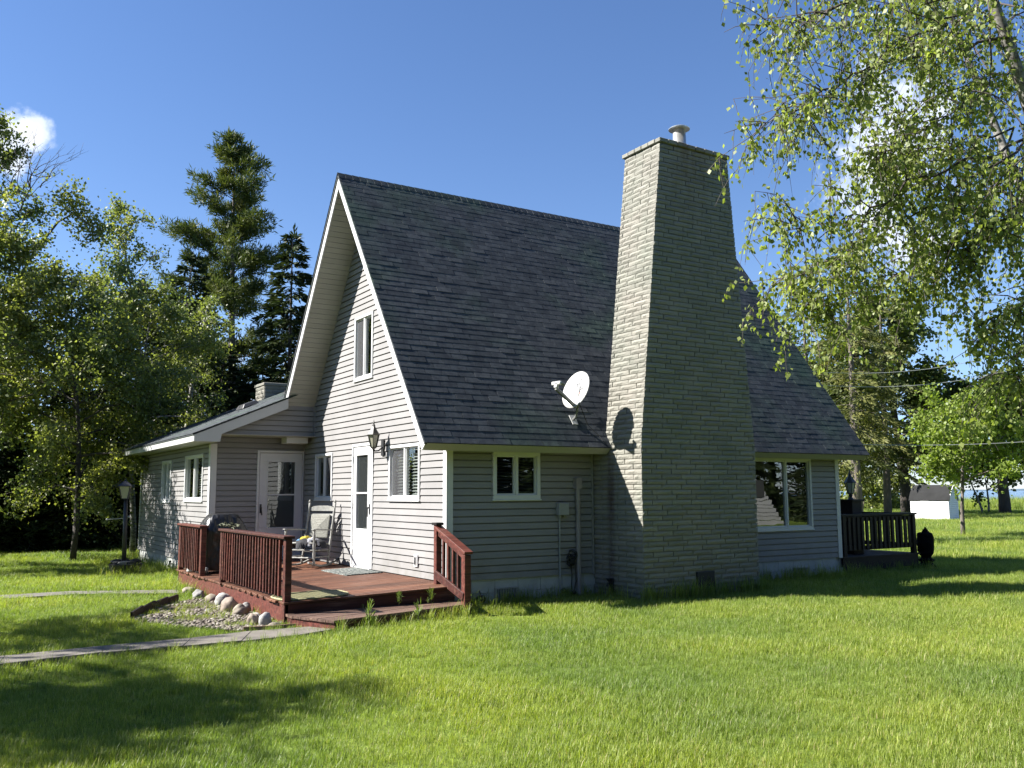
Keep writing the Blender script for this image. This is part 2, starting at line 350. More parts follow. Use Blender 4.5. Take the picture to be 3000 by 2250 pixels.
def siding(parent, pl, z0, z1, xint, ops, h=.1016, ops_pad=0.0, m='siding'):
    """clapboards, one object per unbroken piece; each has a deep slot under the butt of the board above"""
    z = z0; SL = .017
    while z < z1-.01:
        zt = min(z+h, z1); jit = rnd.uniform(-.0012, .0012)
        cuts = sorted(set([z, zt]+[q for o in ops for q in o[2:] if z < q < zt]+([zt-SL] if zt-SL > z else [])))
        face = lambda q: .021+jit-(q-z)/h*.014
        bands = []
        for a, b in zip(cuts, cuts[1:]):
            deep = a >= zt-SL-1e-6
            for s in spans((a+b)/2, xint, ops):
                ua0 = s[0] if s[2] else xint(a)[0]; ub0 = s[0] if s[2] else xint(b)[0]
                ua1 = s[1] if s[3] else xint(a)[1]; ub1 = s[1] if s[3] else xint(b)[1]
                if ua1-ua0 < .004 and ub1-ub0 < .004: continue
                q = []
                if deep:
                    q.append([pl.p(ua0, a, -.020), pl.p(ua1, a, -.020), pl.p(ub1, b, -.020), pl.p(ub0, b, -.020)])
                    q.append([pl.p(ua0, a, face(a)), pl.p(ua1, a, face(a)), pl.p(ua1, a, -.020), pl.p(ua0, a, -.020)])
                else:
                    q.append([pl.p(ua0, a, face(a)), pl.p(ua1, a, face(a)), pl.p(ub1, b, face(b)), pl.p(ub0, b, face(b))])
                    if a == z: q.append([pl.p(ua0, a, face(a)), pl.p(ua0, a+.001, -.020), pl.p(ua1, a+.001, -.020), pl.p(ua1, a, face(a))])
                bands.append([a, b, ua0, ua1, q])
        grp = list(range(len(bands)))
        def find(i):
            while grp[i] != i: i = grp[i]
            return i
        for i, A in enumerate(bands):
            for j in range(i):
                B = bands[j]
                if abs(A[0]-B[1]) < 1e-6 and A[2] < B[3]-.002 and B[2] < A[3]-.002: grp[find(i)] = find(j)
        for g in sorted(set(find(i) for i in range(len(bands)))):
            mb = MB()
            for i, A in enumerate(bands):
                if find(i) == g:
                    for q in A[4]: mb.poly(q)
            mb.build('siding_board', M[m], parent)
        z += h
def sheet(name, parent, pl, z0, z1, xint, ops, m='inside', off=-.026):
    mb = MB(); band_faces(pl, mb, z0, z1, xint, ops, lambda q: off)
    for (a, b, c, d) in ops:                       # reveals of the openings
        for q in ([(a, c), (b, c)], [(b, c), (b, d)], [(b, d), (a, d)], [(a, d), (a, c)]):
            (ua, za), (ub, zb) = q
            mb.poly([pl.p(ua, za, off), pl.p(ub, zb, off), pl.p(ub, zb, -.12), pl.p(ua, za, -.12)])
    return mb.build(name, M[m], parent)
def ring(pl, mb, u0, u1, z0, z1, w, n0, n1, wb=None, mi=0):
    wb = wb or w
    pl.box(mb, u0, u1, z0, z0+wb, n0, n1, mi); pl.box(mb, u0, u1, z1-w, z1, n0, n1, mi)
    pl.box(mb, u0, u0+w, z0+wb, z1-w, n0, n1, mi); pl.box(mb, u1-w, u1, z0+wb, z1-w, n0, n1, mi)
def window(house, pl, u0, u1, z0, z1, mid=.5, blinds=(1, 1), scr=(0, 0), label=None, fw=.05, curtain=False, bm_='blind'):
    f = MB(); ring(pl, f, u0, u1, z0, z1, fw, -.07, .034, fw*1.25)
    pl.box(f, u0-.012, u1+.012, z0-.012, z0+.012, .0, .045)
    w = bevel(f.build('window', M['trim'], house), .005)
    if label: w['label'] = label
    a0, a1, c0, c1 = u0+fw, u1-fw, z0+fw*1.25, z1-fw
    um = a0+(a1-a0)*mid
    mb = MB(); pl.box(mb, um-.022, um+.022, c0, c1, -.05, .018); bevel(mb.build('mullion', M['trim'], w), .003)
    for i, (s0, s1) in enumerate(((a0, um-.022), (um+.022, a1))):
        sw = .022; mb = MB(); ring(pl, mb, s0, s1, c0, c1, sw, -.04, .004-.008*i); mb.build('sash', M['trim'], w)
        mb = MB(); mb.poly([pl.p(s0+sw, c0+sw, -.022), pl.p(s1-sw, c0+sw, -.022), pl.p(s1-sw, c1-sw, -.022), pl.p(s0+sw, c1-sw, -.022)]); mb.build('pane', M['glass'], w)
        if scr[i]:
            mb = MB(); mb.poly([pl.p(s0+sw, c0+sw, -.010), pl.p(s1-sw, c0+sw, -.010), pl.p(s1-sw, c1-sw, -.010), pl.p(s0+sw, c1-sw, -.010)]); mb.build('screen', M['screen'], w)
        if blinds[i]:
            mb = MB(); z = c0+.05; pit = .048
            while z < c1-.03:
                dz = rnd.uniform(-.002, .002); t = .017
                mb.poly([pl.p(s0+.01, z-t+dz, -.075), pl.p(s1-.01, z-t-dz, -.075), pl.p(s1-.01, z+t*.6, -.112), pl.p(s0+.01, z+t*.6, -.112)]); z += pit
            for uu in (s0+(s1-s0)*.2, s0+(s1-s0)*.8): pl.box(mb, uu-.0015, uu+.0015, c0+.02, c1, -.096, -.093)
            b = mb.build('blind', M[bm_], w)
    if curtain:
        mb = MB(); n = 14
        for i in range(n):
            ua = a0+(a1-a0)*.58*i/n; ub = a0+(a1-a0)*.58*(i+1)/n
            d1 = -.16+.02*(i % 2); d2 = -.16+.02*((i+1) % 2)
            mb.poly([pl.p(ua, c0, d1), pl.p(ub, c0, d2), pl.p(ub, c1, d2), pl.p(ua, c1, d1)])
        mb.build('curtain', M['curtain'], w)
    return w
M['darkblind'] = mat('dark_blind', (.05, .048, .045), .6, .1, 4, 0)
M['curtain'] = mat('beige_curtain', (.06, .055, .05), .9, .1, 5, 0)

W_, E_, ZE, ZP, RY, OV, L_ = 5.95, .489, 1.93, 6.78, 2.94, .59, 8.53
SLOPE = (ZP-ZE)/(RY+E_); PH = math.atan(SLOPE)
def roof_z(y): return ZE+SLOPE*((y+E_) if y < RY else (2*RY+E_-y))
house = thing('cabin', (0, 0, -.36), 'grey vinyl sided cabin with steep dark shingle roof and tall tapered brick chimney', 'house')
GABLE = Plane((0, 0, 0), (0, 1, 0), (-1, 0, 0))
SIDE = Plane((0, 0, 0), (1, 0, 0), (0, -1, 0))
WY = 6.02; WX = -1.83
DOORW = Plane((0, WY, 0), (1, 0, 0), (0, -1, 0))
WING = Plane((WX, 0, 0), (0, 1, 0), (-1, 0, 0))
REAR = Plane((L_, 0, 0), (0, 1, 0), (1, 0, 0))
rt = .15
def gx(z):                                        # the gable's width at height z, under the roof boards
    zz = z+rt/math.cos(PH)*.93
    y0 = (zz-ZE)/SLOPE-E_
    return (max(0, y0), min(WY, 2*RY-y0))
g_ops = [(2.60, 3.47, -.02, 2.08), (.86, 1.92, 1.16, 1.98), (4.48, 5.32, 1.15, 1.97), (2.69, 3.44, 3.24, 4.33)]
gw = sheet('gable_wall', house, GABLE, -.36, 6.3, gx, g_ops)
siding(gw, GABLE, .0, 6.35, gx, g_ops)
s_ops = [(.79, 1.55, 1.17, 1.83), (5.6, 7.71, .58, 1.83)]
sw = sheet('side_wall', house, SIDE, .0, 1.88, lambda z: (0, L_), s_ops)
for a, b in ((0, 2.60), (5.02, L_)):
    siding(sw, SIDE, .0, 1.875, lambda z, a=a, b=b: (a, b), s_ops)
d_ops = [(-.93, -.03, -.02, 2.06)]
dw = sheet('door_wall', house, DOORW, -.36, 2.34, lambda z: (WX, 0), d_ops)
siding(dw, DOORW, .0, 2.34, lambda z: (WX, -.0), d_ops)
w_ops = [(9.43, 10.31, 1.1, 1.97), (6.56, 8.01, 1.13, 2.0)]
ww = sheet('wing_wall', house, WING, -.1, 2.21, lambda z: (WY, 12.9), w_ops)
siding(ww, WING, -.1, 2.21, lambda z: (WY, 12.9), w_ops)
RZ = lambda x: 2.35+.427*(x+2.31)                # the wing roof's top
TRI = Plane((0, 5.50, 0), (1, 0, 0), (0, -1, 0))
tri = lambda z: (max(-1.85, (z+.2-2.35)/.427-2.31), 0)
tw = sheet('porch_gable', house, TRI, 2.34, 3.15, tri, [])
siding(tw, TRI, 2.345, 3.12, tri, [])
mb = MB()                                          # other outer walls
mb.poly([(L_, 0, -.4), (L_, W_, -.4), (L_, W_, 2.3), (L_, RY, 6.4), (L_, 0, 1.9)])
mb.poly([(WX, 12.9, -.5), (4.2, 12.9, -.5), (4.2, 12.9, 2.4), (1.2, 12.9, RZ(1.2)-.1), (WX, 12.9, 2.2)])
mb.poly([(4.2, 12.9, -.5), (4.2, W_, -.5), (4.2, W_, 2.5), (4.2, 12.9, 2.5)])
mb.poly([(4.2, W_, -.5), (L_, W_, -.5), (L_, W_, 2.3), (4.2, W_, 2.3)])
mb.build('rear_wall', M['siding'], house)
mb = MB(); mb.poly([(.01, .01, -.06), (L_-.01, .01, -.06), (L_-.01, W_, -.06), (.01, W_, -.06)]); mb.poly([(WX+.01, WY+.02, -.06), (4.1, WY+.02, -.06), (4.1, 12.8, -.06), (WX+.01, 12.8, -.06)])
mb.poly([(3.0, .2, -.05), (3.0, 5.7, -.05), (3.0, 5.7, 2.6), (3.0, .2, 2.6)])
mb.poly([(.2, .2, 2.35), (L_-.1, .2, 2.35), (L_-.1, 5.7, 2.35), (.2, 5.7, 2.35)])
mb.build('floor', M['inside'], house)
# corner boards
mb = MB(); mb.box(-.024, .0, -.024, .085, -.02, 1.86); mb.box(0.0, .085, -.024, 0, -.02, 1.86); bevel(mb.build('corner_board', M['trim'], house), .004)
mb = MB(); mb.box(L_-.085, L_+.024, -.024, 0, -.02, 1.86); mb.box(L_, L_+.024, 0, .085, -.02, 1.86); bevel(mb.build('corner_board', M['trim'], house), .004)
mb = MB(); mb.box(WX-.024, WX, WY-.024, WY+.10, -.12, 2.2); mb.box(WX, WX+.10, WY-.024, WY, -.12, 2.2); bevel(mb.build('corner_board', M['trim'], house), .004)
mb = MB(); mb.box(WX-.024, WX, 12.84, 12.93, -.12, 2.2); mb.build('corner_board', M['trim'], house)
for q in ((-.03, -.005, 5.44, 5.475, 2.34, 2.94), (-.035, 0.0, WY-.035, WY, -.02, 2.34), (2.565, 2.60, -.03, 0, -.02, 1.86)):
    mb = MB(); mb.box(*q); mb.build('inside_corner_trim', M['siding'], house)
# windows
window(house, GABLE, .83, 1.95, 1.13, 2.01, .5, (1, 1), (0, 1), 'twin-pane window with white blinds beside the sunlit door')
window(house, GABLE, 4.45, 5.35, 1.12, 2.0, .5, (0, 0), (1, 0), 'window behind the rocking chair, half in shade')
window(house, GABLE, 2.66, 3.47, 3.21, 4.36, .5, (0, 0), (0, 1), 'upper window high in the gable')
window(house, SIDE, .75, 1.59, 1.14, 1.86, .5, (1, 1), (0, 0), 'small window with dark blinds on the shaded side', fw=.06, bm_='darkblind')
window(house, SIDE, 5.56, 7.75, .54, 1.86, .70, (0, 0), (0, 0), 'large picture window right of the chimney', fw=.05, curtain=False)
window(house, WING, 9.39, 10.35, 1.07, 2.0, .5, (0, 0), (0, 0), 'narrow window near the far end of the wing')
window(house, WING, 6.52, 8.05, 1.1, 2.03, .5, (1, 0), (0, 0), 'wider wing window with blinds by the corner board')

def door(pl, u0, u1, zb, zt, g0, g1, gz0, gz1, bar, hu, label, hz):
    f = MB(); w = .045
    pl.box(f, u0, u0+w, zb, zt, -.03, .032); pl.box(f, u1-w, u1, zb, zt, -.03, .032); pl.box(f, u0+w, u1-w, zt-w, zt, -.03, .032); pl.box(f, u0+w, u1-w, zb-.03, zb+.02, -.03, .05)
    d = bevel(f.build('door', M['trim'], house), .004); d['label'] = label
    mb = MB(); a, b, c, e = u0+w+.008, u1-w-.008, zb+.028, zt-w-.008
    for q in ((a, b, c, gz0), (a, b, gz1, e), (a, g0, gz0, gz1), (g1, b, gz0, gz1)): pl.box(mb, *q[:2], q[2], q[3], -.015, .016)
    ring(pl, mb, g0-.022, g1+.022, gz0-.022, gz1+.022, .022, .014, .023)
    ring(pl, mb, a+.10, b-.10, c+.09, gz0-.12, .012, .012, .019)
    bevel(mb.build('door_leaf', M['trim'], d), .003)
    mb = MB(); pl.box(mb, g0, g1, bar-.014, bar+.014, .0, .014); mb.build('glazing_bar', M['trim'], d)
    mb = MB(); mb.poly([pl.p(g0, gz0, -.004), pl.p(g1, gz0, -.004), pl.p(g1, gz1, -.004), pl.p(g0, gz1, -.004)]); mb.build('pane', M['glass'], d)
    mb = MB(); mb.poly([pl.p(g0, gz0, -.012), pl.p(g1, gz0, -.012), pl.p(g1, gz1, -.012), pl.p(g0, gz1, -.012)]); mb.build('screen', M['screen'], d)
    mb = MB(); pl.box(mb, hu-.018, hu+.018, hz-.10, hz+.07, .016, .026); pl.box(mb, hu-.012, hu+.012, hz-.005, hz+.02, .026, .06)
    mb.bar(pl.p(hu, hz+.008, .055), pl.p(hu+(.02 if hu < (u0+u1)/2 else -.02), hz-.14, .05), .018, .014); mb.build('handle', M['dark'], d)
    mb = MB()
    for z in (zb+.25, (zb+zt)/2, zt-.25): hx = u1-w if hu < (u0+u1)/2 else u0+w; pl.box(mb, hx-.012, hx+.012, z-.05, z+.05, .03, .037)
    mb.build('hinge', M['trim'], d)
    return d
door(GABLE, 2.58, 3.49, 0.0, 2.10, 2.81, 3.30, .65, 1.90, 1.255, 2.72, 'sunlit white storm door in the gable wall', 1.0)
door(DOORW, -.96, 0.0-.005, 0.0, 2.09, -.74, -.20, .60, 1.87, 1.23, -.87, 'shaded white storm door under the porch overhang', .98)

# ------------------------------------------------------------------ foundation
fo = MB(); fo.poly([(0.03, .03, -.7), (L_, .03, -.7), (L_, .03, -.003), (.03, .03, -.003)]); fo.poly([(WX+.03, WY, -.8), (WX+.03, 12.9, -.8), (WX+.03, 12.9, -.1), (WX+.03, WY, -.1)])
fo.poly([(L_-.03, 0, -.7), (L_-.03, W_, -.7), (L_-.03, W_, 0), (L_-.03, 0, 0)])
foun = fo.build('foundation', M['found'], house)
def blk(w, d):
    mb = MB(); mb.box(-.197, .197, -.02, .02, -.097, .097); me = mb.mesh('block', M['found']); return me
bme = blk(0, 0)
for j, z in enumerate((-.10, -.30, -.50)):
    x = .20-(j % 2)*.2
    while x < L_-.1:
        if not (2.75 < x < 4.9):
            o = link('block', bme, foun, (max(x, .1), .028, z)); o.rotation_euler = (rnd.uniform(-.004, .004), 0, 0)
            if x < .15: o.scale.x = .5
        x += .4
for j, z in enumerate((-.20, -.40, -.60)):
    y = WY+.2-(j % 2)*.2
    while y < 12.85:
        o = link('block', bme, foun, (WX+.028, y, z)); o.rotation_euler = (0, 0, math.pi/2); y += .4
def vent(x0, x1, z0, z1):
    mb = MB(); ring(SIDE, mb, x0, x1, z0, z1, .018, -.02, .02); v = mb.build('foundation_vent', M['greybox'], house)
    mb = MB(); SIDE.box(mb, x0+.015, x1-.015, z0+.015, z1-.015, -.018, .004); mb.build('vent_back', M['rubber'], v)
    mb = MB(); n = 13
    for i in range(n):
        x = x0+.03+(x1-x0-.06)*i/(n-1); SIDE.box(mb, x-.006, x+.006, z0+.018, z1-.018, .004, .016)
    mb.build('slat', M['greybox'], v)['kind'] = 'stuff'
vent(.79, 1.19, -.34, -.13); vent(7.18, 7.60, -.32, -.14)

# ------------------------------------------------------------------ main roof
X0, X1 = -OV-.015, 8.88
LEN = math.hypot(RY+E_, ZP-ZE)
US = Vector((0, math.cos(PH), math.sin(PH))); NS = Vector((0, -math.sin(PH), math.cos(PH)))
US2 = Vector((0, -math.cos(PH), math.sin(PH))); NS2 = Vector((0, math.sin(PH), math.cos(PH)))
B1 = Vector((0, -E_, ZE)); B2 = Vector((0, 2*RY+E_, ZE))
def rp(x, s, n=0, side=1):
    b, u, nn = (B1, US, NS) if side == 1 else (B2, US2, NS2)
    return Vector((x, 0, 0))+b+u*s+nn*n
mb = MB()
mb.hexa([rp(X0, 0, -.03), rp(X1, 0, -.03), rp(X1, LEN, -.03), rp(X0, LEN, -.03), rp(X0, 0, -.004), rp(X1, 0, -.004), rp(X1, LEN, -.004), rp(X0, LEN, -.004)])
sL = 1.15
mb.hexa([rp(X0, sL, -.03, 2), rp(X1, sL, -.03, 2), rp(X1, LEN, -.03, 2), rp(X0, LEN, -.03, 2), rp(X0, sL, -.004, 2), rp(X1, sL, -.004, 2), rp(X1, LEN, -.004, 2), rp(X0, LEN, -.004, 2)])
mb.hexa([rp(.5, 0, -.03, 2), rp(X1, 0, -.03, 2), rp(X1, sL, -.03, 2), rp(.5, sL, -.03, 2), rp(.5, 0, -.004, 2), rp(X1, 0, -.004, 2), rp(X1, sL, -.004, 2), rp(.5, sL, -.004, 2)])
roof = mb.build('roof', M['shingle'], house)
EXP = .117; NC = int(LEN/EXP)
def shingle_mesh(w, th):
    mb = MB(); h = EXP+.03
    # local: x along eave, y up slope, z out
    mb.hexa([(-w/2, 0, .0), (w/2, 0, .0), (w/2, h, -.002), (-w/2, h, -.002), (-w/2, 0, th), (w/2, 0, th), (w/2, h, .0), (-w/2, h, .0)]); return mb
SW = [.28, .28, .28]
smesh = [(w, shingle_mesh(w-.008, .0045).mesh('shingle', M['shingle'])) for w in SW]
smesh2 = [(w, shingle_mesh(w-.008, .007).mesh('shingle', M['shingle'])) for w in SW]
cands = []
for r in range(NC):
    x = X0-(r*.093 % .28)-rnd.uniform(0, .012); s = r*EXP
    while x < X1-.02:
        k = 0; w = SW[k]; a = max(x, X0-.01); b = min(x+w, X1+.01)
        if b-a > .04: cands.append(((a+b)/2, s, (b-a)/w, k, rnd.random() < .12))
        x += w
def size_px(P): return 1.0/(np.linalg.norm(np.array(P)-CAM))
def vis(x, s):
    p = rp(x, s)
    return not (2.55 < x < 5.9 and s < 3.2 and x < 5.05+s*.9)
cands.sort(key=lambda c: -(size_px(rp(c[0], c[1])) if vis(c[0], c[1]) else 0))
rotx = Matrix.Rotation(PH, 4, 'X')
rest = MB()
for i, (x, s, sx, k, thick) in enumerate(cands):
    p = rp(x, s, .001+rnd.uniform(0, .002))
    if i < 290:
        o = link('shingle', (smesh2 if thick else smesh)[k][1], roof, p); o.rotation_euler = (PH, 0, rnd.uniform(-.004, .004)); o.scale = (sx, 1, 1)
    else:
        w = SW[k]*sx-.008; th = .007 if thick else .0045; h = EXP+.03
        q = lambda a, b, c: p+Vector((a, 0, 0))+US*b+NS*c
        n = len(rest.v); rest.v += [tuple(q(-w/2, 0, 0)), tuple(q(w/2, 0, 0)), tuple(q(-w/2, 0, th)), tuple(q(w/2, 0, th)), tuple(q(w/2, h, .002)), tuple(q(-w/2, h, .002)), tuple(q(w/2, h, -.002)), tuple(q(-w/2, h, -.002))]
        rest.f += [(n, n+1, n+3, n+2), (n+2, n+3, n+4, n+5), (n+1, n+6, n+4, n+3), (n, n+2, n+5, n+7)]; rest.m += [0]*4
rest.build('shingles', M['shingle'], roof)['kind'] = 'stuff'
rest = MB()                                        # far slope, seen only by its edge
for r in range(NC):
    if r*EXP < sL: continue
    x = X0+rnd.uniform(-.2, 0)
    while x < X1:
        w = rnd.choice(SW); a, b = max(x, X0-.01), min(x+w-.005, X1+.01); x += w
        if b-a < .03: continue
        q = lambda aa, bb, c: rp(aa, r*EXP+bb, c, 2)
        rest.poly([q(a, 0, .013), q(b, 0, .013), q(b, .15, .002), q(a, .15, .002)]); rest.poly([q(a, 0, 0), q(b, 0, 0), q(b, 0, .013), q(a, 0, .013)])
rest.build('far_shingles', M['shingle'], roof)['kind'] = 'stuff'
x = X0-.01
cap = MB(); cap.poly([(0, 0, .0), (0, -.14*math.cos(PH), -.14*math.sin(PH)), (.2, -.14*math.cos(PH), -.14*math.sin(PH)), (.2, 0, 0)])
cap.v = []; cap.f = []; cap.m = []
for sgn in (-1, 1):
    cap.hexa([(0, sgn*.13*math.cos(PH), -.13*math.sin(PH)), (.17, sgn*.13*math.cos(PH), -.13*math.sin(PH)-.004), (.17, 0, -.004), (0, 0, 0),
              (0, sgn*.13*math.cos(PH)+sgn*.004, -.13*math.sin(PH)+.008), (.17, sgn*.13*math.cos(PH), -.13*math.sin(PH)+.003), (.17, 0, .004), (0, 0, .011)])
cme = cap.mesh('ridge_shingle', M['shingle'])
while x < X1-.05:
    o = link('ridge_shingle', cme, roof, (x, RY, ZP+.008)); o.rotation_euler = (0, rnd.uniform(-.01, .01), 0); x += .135
# rake boards, eave soffit, gable soffit panels
RW = .125
for xr in (-OV, X1-.035):
    for side in (1, 2):
        s0 = 0.0 if side == 1 else (1.43 if xr < 0 else 0)
        mb = MB(); a, b = xr, xr+.022
        s00 = s0+(.0 if side == 1 else .0)
        botn = -.03-RW
        lo = s0-.012*(side == 1)
        pk = LEN-RW/math.tan(PH)*0
        P = [rp(a, s0, -.032, side), rp(a, LEN+.0, -.032, side), None, None]
        # lower edge meets the other board on the centre line
        sm = LEN-(RW+.03)*math.tan(PH)+.03*math.tan(PH)*0
        sm = LEN-(RW+.03)/math.tan(math.pi/2-PH)
        top = rp(a, LEN-.03*math.tan(PH), -.032, side)
        mb.hexa([rp(a, lo, botn, side), rp(a, sm, botn, side), rp(b, sm, botn, side), rp(b, lo, botn, side), rp(a, s0, -.032, side), top, rp(b, LEN-.03*math.tan(PH), -.032, side), rp(b, s0, -.032, side)])
        bevel(mb.build('rake_board', M['trim'], roof), .004)
        mb = MB(); mb.bar(rp(xr-.006, s0, -.022, side), rp(xr-.006, LEN-.02, -.022, side), .012, .03, up=(NS if side == 1 else NS2)); mb.build('drip_edge', M['bronze'], roof)
panels = MB(); panels.v = []
for side in (1, 2):
    for xa, xb in ((-OV+.023, -.0), (L_, X1-.04)):
        if xa > 0 and side == 2: continue
        s = .02 if side == 1 else 1.20
        send = LEN-(RW+.02)*math.tan(PH)
        while s < send:
            e = min(s+.101, send); n0 = -.135
            mb = MB(); mb.hexa([rp(xa, s, n0, side), rp(xb, s, n0, side), rp(xb, e-.006, n0-.006, side), rp(xa, e-.006, n0-.006, side),
                                rp(xa, s, n0+.02, side), rp(xb, s, n0+.02, side), rp(xb, e+.004, n0+.02, side), rp(xa, e+.004, n0+.02, side)])
            mb.build('soffit_panel', M['soffit'], roof); s += .101
# the eave soffit, sloping slightly from shingle edge to wall top
def eave(xa, xb, ca=0, cb=0):
    mb = MB(); y0 = -E_+.004
    mb.poly([(xa, -.372, 1.833), (xb, -.372, 1.833), (xb-cb, 0, 1.862), (xa+ca, 0, 1.862)])
    mb.poly([(xa, y0, ZE-.008), (xb, y0, ZE-.008), (xb, -.372, 1.833), (xa, -.372, 1.833)])
    if cb: mb.poly([(xb, y0, ZE-.03), (xb-cb, 0, 1.862), (xb-cb, 0, 2.2), (xb, y0, 1.95)])
    if ca: mb.poly([(xa, y0, ZE-.03), (xa+ca, 0, 1.862), (xa+ca, 0, 2.2), (xa, y0, 1.95)])
    return mb.build('eave_soffit', M['soffit'], roof)
eave(-OV+.02, 2.605, 0, 0); eave(5.0, X1-.03)
# flat trim under the rake's foot by the wall top
mb = MB(); GABLE.box(mb, -.0, .9, 1.86, 2.02, .0, .0) if False else None

# ------------------------------------------------------------------ wing roof
mb = MB(); WR = 2.2
def wq(x, y, dz=0): return (x, y, RZ(x)+dz)
mb.hexa([wq(-2.33, 5.34, -.03), wq(WR, 5.34, -.03), wq(WR, 13.05, -.03), wq(-2.33, 13.05, -.03), wq(-2.33, 5.34, 0), wq(WR, 5.34, 0), wq(WR, 13.05, 0), wq(-2.33, 13.05, 0)])
mb.hexa([(WR, 5.9, RZ(WR)-.03), (5.0, 5.9, 2.9), (5.0, 13.05, 2.9), (WR, 13.05, RZ(WR)-.03), (WR, 5.9, RZ(WR)), (5.0, 5.9, 2.93), (5.0, 13.05, 2.93), (WR, 13.05, RZ(WR))])
wroof = mb.build('wing_roof', M['shingle'], house)
mb = MB(); x = -2.34; sl_ = math.atan(.427)
while x < 1.7:
    y = 5.33+rnd.uniform(-.2, 0)
    while y < 13.06:
        w = rnd.choice(SW); a, b = max(y, 5.325), min(y+w-.005, 13.07); y += w; th = rnd.choice((.006, .009))
        if b-a < .03: continue
        mb.poly([wq(x, a, th), wq(x, b, th), wq(x+.13, b, .003), wq(x+.13, a, .003)]); mb.poly([wq(x, a, 0), wq(x, b, 0), wq(x, b, th), wq(x, a, th)])
    x += .121
mb.build('wing_shingles', M['shingle'], wroof)['kind'] = 'stuff'
mb = MB(); y0, y1 = 5.345, 5.37                    # rake fascia of the wing, with the boxed eave end
pts = [(-2.31, 2.315), (-.585, 3.055), (-.585, 2.87), (-1.82, 2.345), (-1.85, 2.20), (-2.31, 2.20)]
mb.poly([(x, y0, z) for x, z in pts]); mb.poly([(x, y1, z) for x, z in pts][::-1])
for (xa, za), (xb, zb) in zip(pts, pts[1:]+pts[:1]): mb.poly([(xa, y0, za), (xb, y0, zb), (xb, y1, zb), (xa, y1, za)])
mb.build('wing_rake', M['fascia'], wroof)
mb = MB(); mb.box(-2.315, -2.295, 5.37, 13.05, 2.20, 2.325); mb.build('wing_fascia', M['fascia'], wroof)
mb = MB(); mb.box(-2.295, WX, 5.37, 13.0, 2.205, 2.215); mb.build('wing_soffit', M['soffit'], wroof)
mb = MB(); mb.box(-1.85, 0, 5.375, 5.50, 2.343, 2.352); mb.box(-1.85, 0, 5.5, WY, 2.335, 2.345); mb.build('porch_soffit', M['soffit'], wroof)
mb = MB(); mb.hexa([(-1.85, 5.37, 2.345), (0, 5.37, 2.345), (0, 5.5, 2.345), (-1.85, 5.5, 2.345), (-1.85, 5.37, 2.36), (0, 5.37, 2.36), (0, 5.5, 2.36), (-1.85, 5.5, 2.36)])
for xa, ya in ((-.30, 9.2), (.28, 7.6)):          # low black box vents on the wing roof
    v = MB(); d = .3
    v.hexa([wq(xa-.17, ya-d, .02), wq(xa+.2, ya-d, .02), wq(xa+.2, ya+d, .02), wq(xa-.17, ya+d, .02), wq(xa-.12, ya-d*.8, .11), wq(xa+.15, ya-d*.8, .11), wq(xa+.15, ya+d*.8, .11), wq(xa-.12, ya+d*.8, .11)])
    bevel(v.build('roof_vent', M['dark'], wroof), .01)

# ------------------------------------------------------------------ chimneys
ZB, ZT, ZK = -.40, 6.72, 1.95
CY0, CY1 = -1.19, -.32
def xl(z): return 2.61+max(0, z-ZK)*.109
def xr(z): return 5.01-max(0, z-ZK)*.085
I = .023
mb = MB()
def ringp(z, y1, i=I): return [(xl(z)+i, CY0+i, z), (xr(z)-i, CY0+i, z), (xr(z)-i, y1-i, z), (xl(z)+i, y1-i, z)]
for z0, z1, y1 in ((ZB, ZK, .06), (ZK, ZT, CY1)): mb.hexa(ringp(z0, y1)+ringp(z1, y1))
chim = mb.build('chimney', M['brick'], house); chim['label'] = 'tall tapered chimney of rough painted split-face brick'
def brick_mesh(seed, L=.38, H=.0665, D=.045, rough=.009):
    r = random.Random(seed); mb = MB(); nx, nz = 6, 2; g = []
    for j in range(nz+1):
        for i in range(nx+1):
            e = (i in (0, nx)) or (j in (0, nz))
            g.append((-L/2+L*i/nx, -(.015 if e else .020)-r.uniform(-.002, rough if not e else .002), -H/2+H*j/nz+(0 if not e else r.uniform(-.001, .001))))
    mb.v = g[:]
    for j in range(nz):
        for i in range(nx): a = j*(nx+1)+i; mb.f.append((a, a+1, a+nx+2, a+nx+1)); mb.m.append(0)
    def side(idx):
        b = len(mb.v)
        for k in idx: mb.v.append((mb.v[k][0], .02, mb.v[k][2]))
        for k in range(len(idx)-1): mb.f.append((idx[k+1], idx[k], b+k, b+k+1)); mb.m.append(0)
    side(list(range(nx+1))); side([nx, 2*nx+1, 3*nx+2]); side(list(range(3*nx+2, 2*nx+1, -1))); side([2*nx+2, nx+1, 0])
    return mb
BM = [brick_mesh(s) for s in range(7)]
BME = [b.mesh('brick', M['brick']) for b in BM]
CH = .0765; bricks = []
z = ZB+.04; r = 0
HOLE = (3.64, 4.02, -.24, .045)
while z < ZT-.02:
    for face in ('f', 'l', 'r'):
        y1 = .02 if z < ZK-.04 else CY1
        if face == 'f': a, b = xl(z), xr(z)
        else: a, b = CY0, y1
        L = .392; o = (0, .5)[r % 2] if face == 'f' else (.5, 0)[r % 2]
        t = a-(L*o)
        if face == 'f' and r % 3 == 2: t -= .1
        while t < b-.01:
            ta, tb = max(t, a), min(t+L, b); t += L
            if tb-ta < .05: continue
            if face == 'f' and ta < HOLE[1] and tb > HOLE[0] and HOLE[2]-.03 < z < HOLE[3]+.03:
                for (sa, sb) in ((ta, min(tb, HOLE[0])), (max(ta, HOLE[1]), tb)):
                    if sb-sa > .05: bricks.append((face, sa, sb, z))
                continue
            bricks.append((face, ta, tb, z))
    z += CH; r += 1
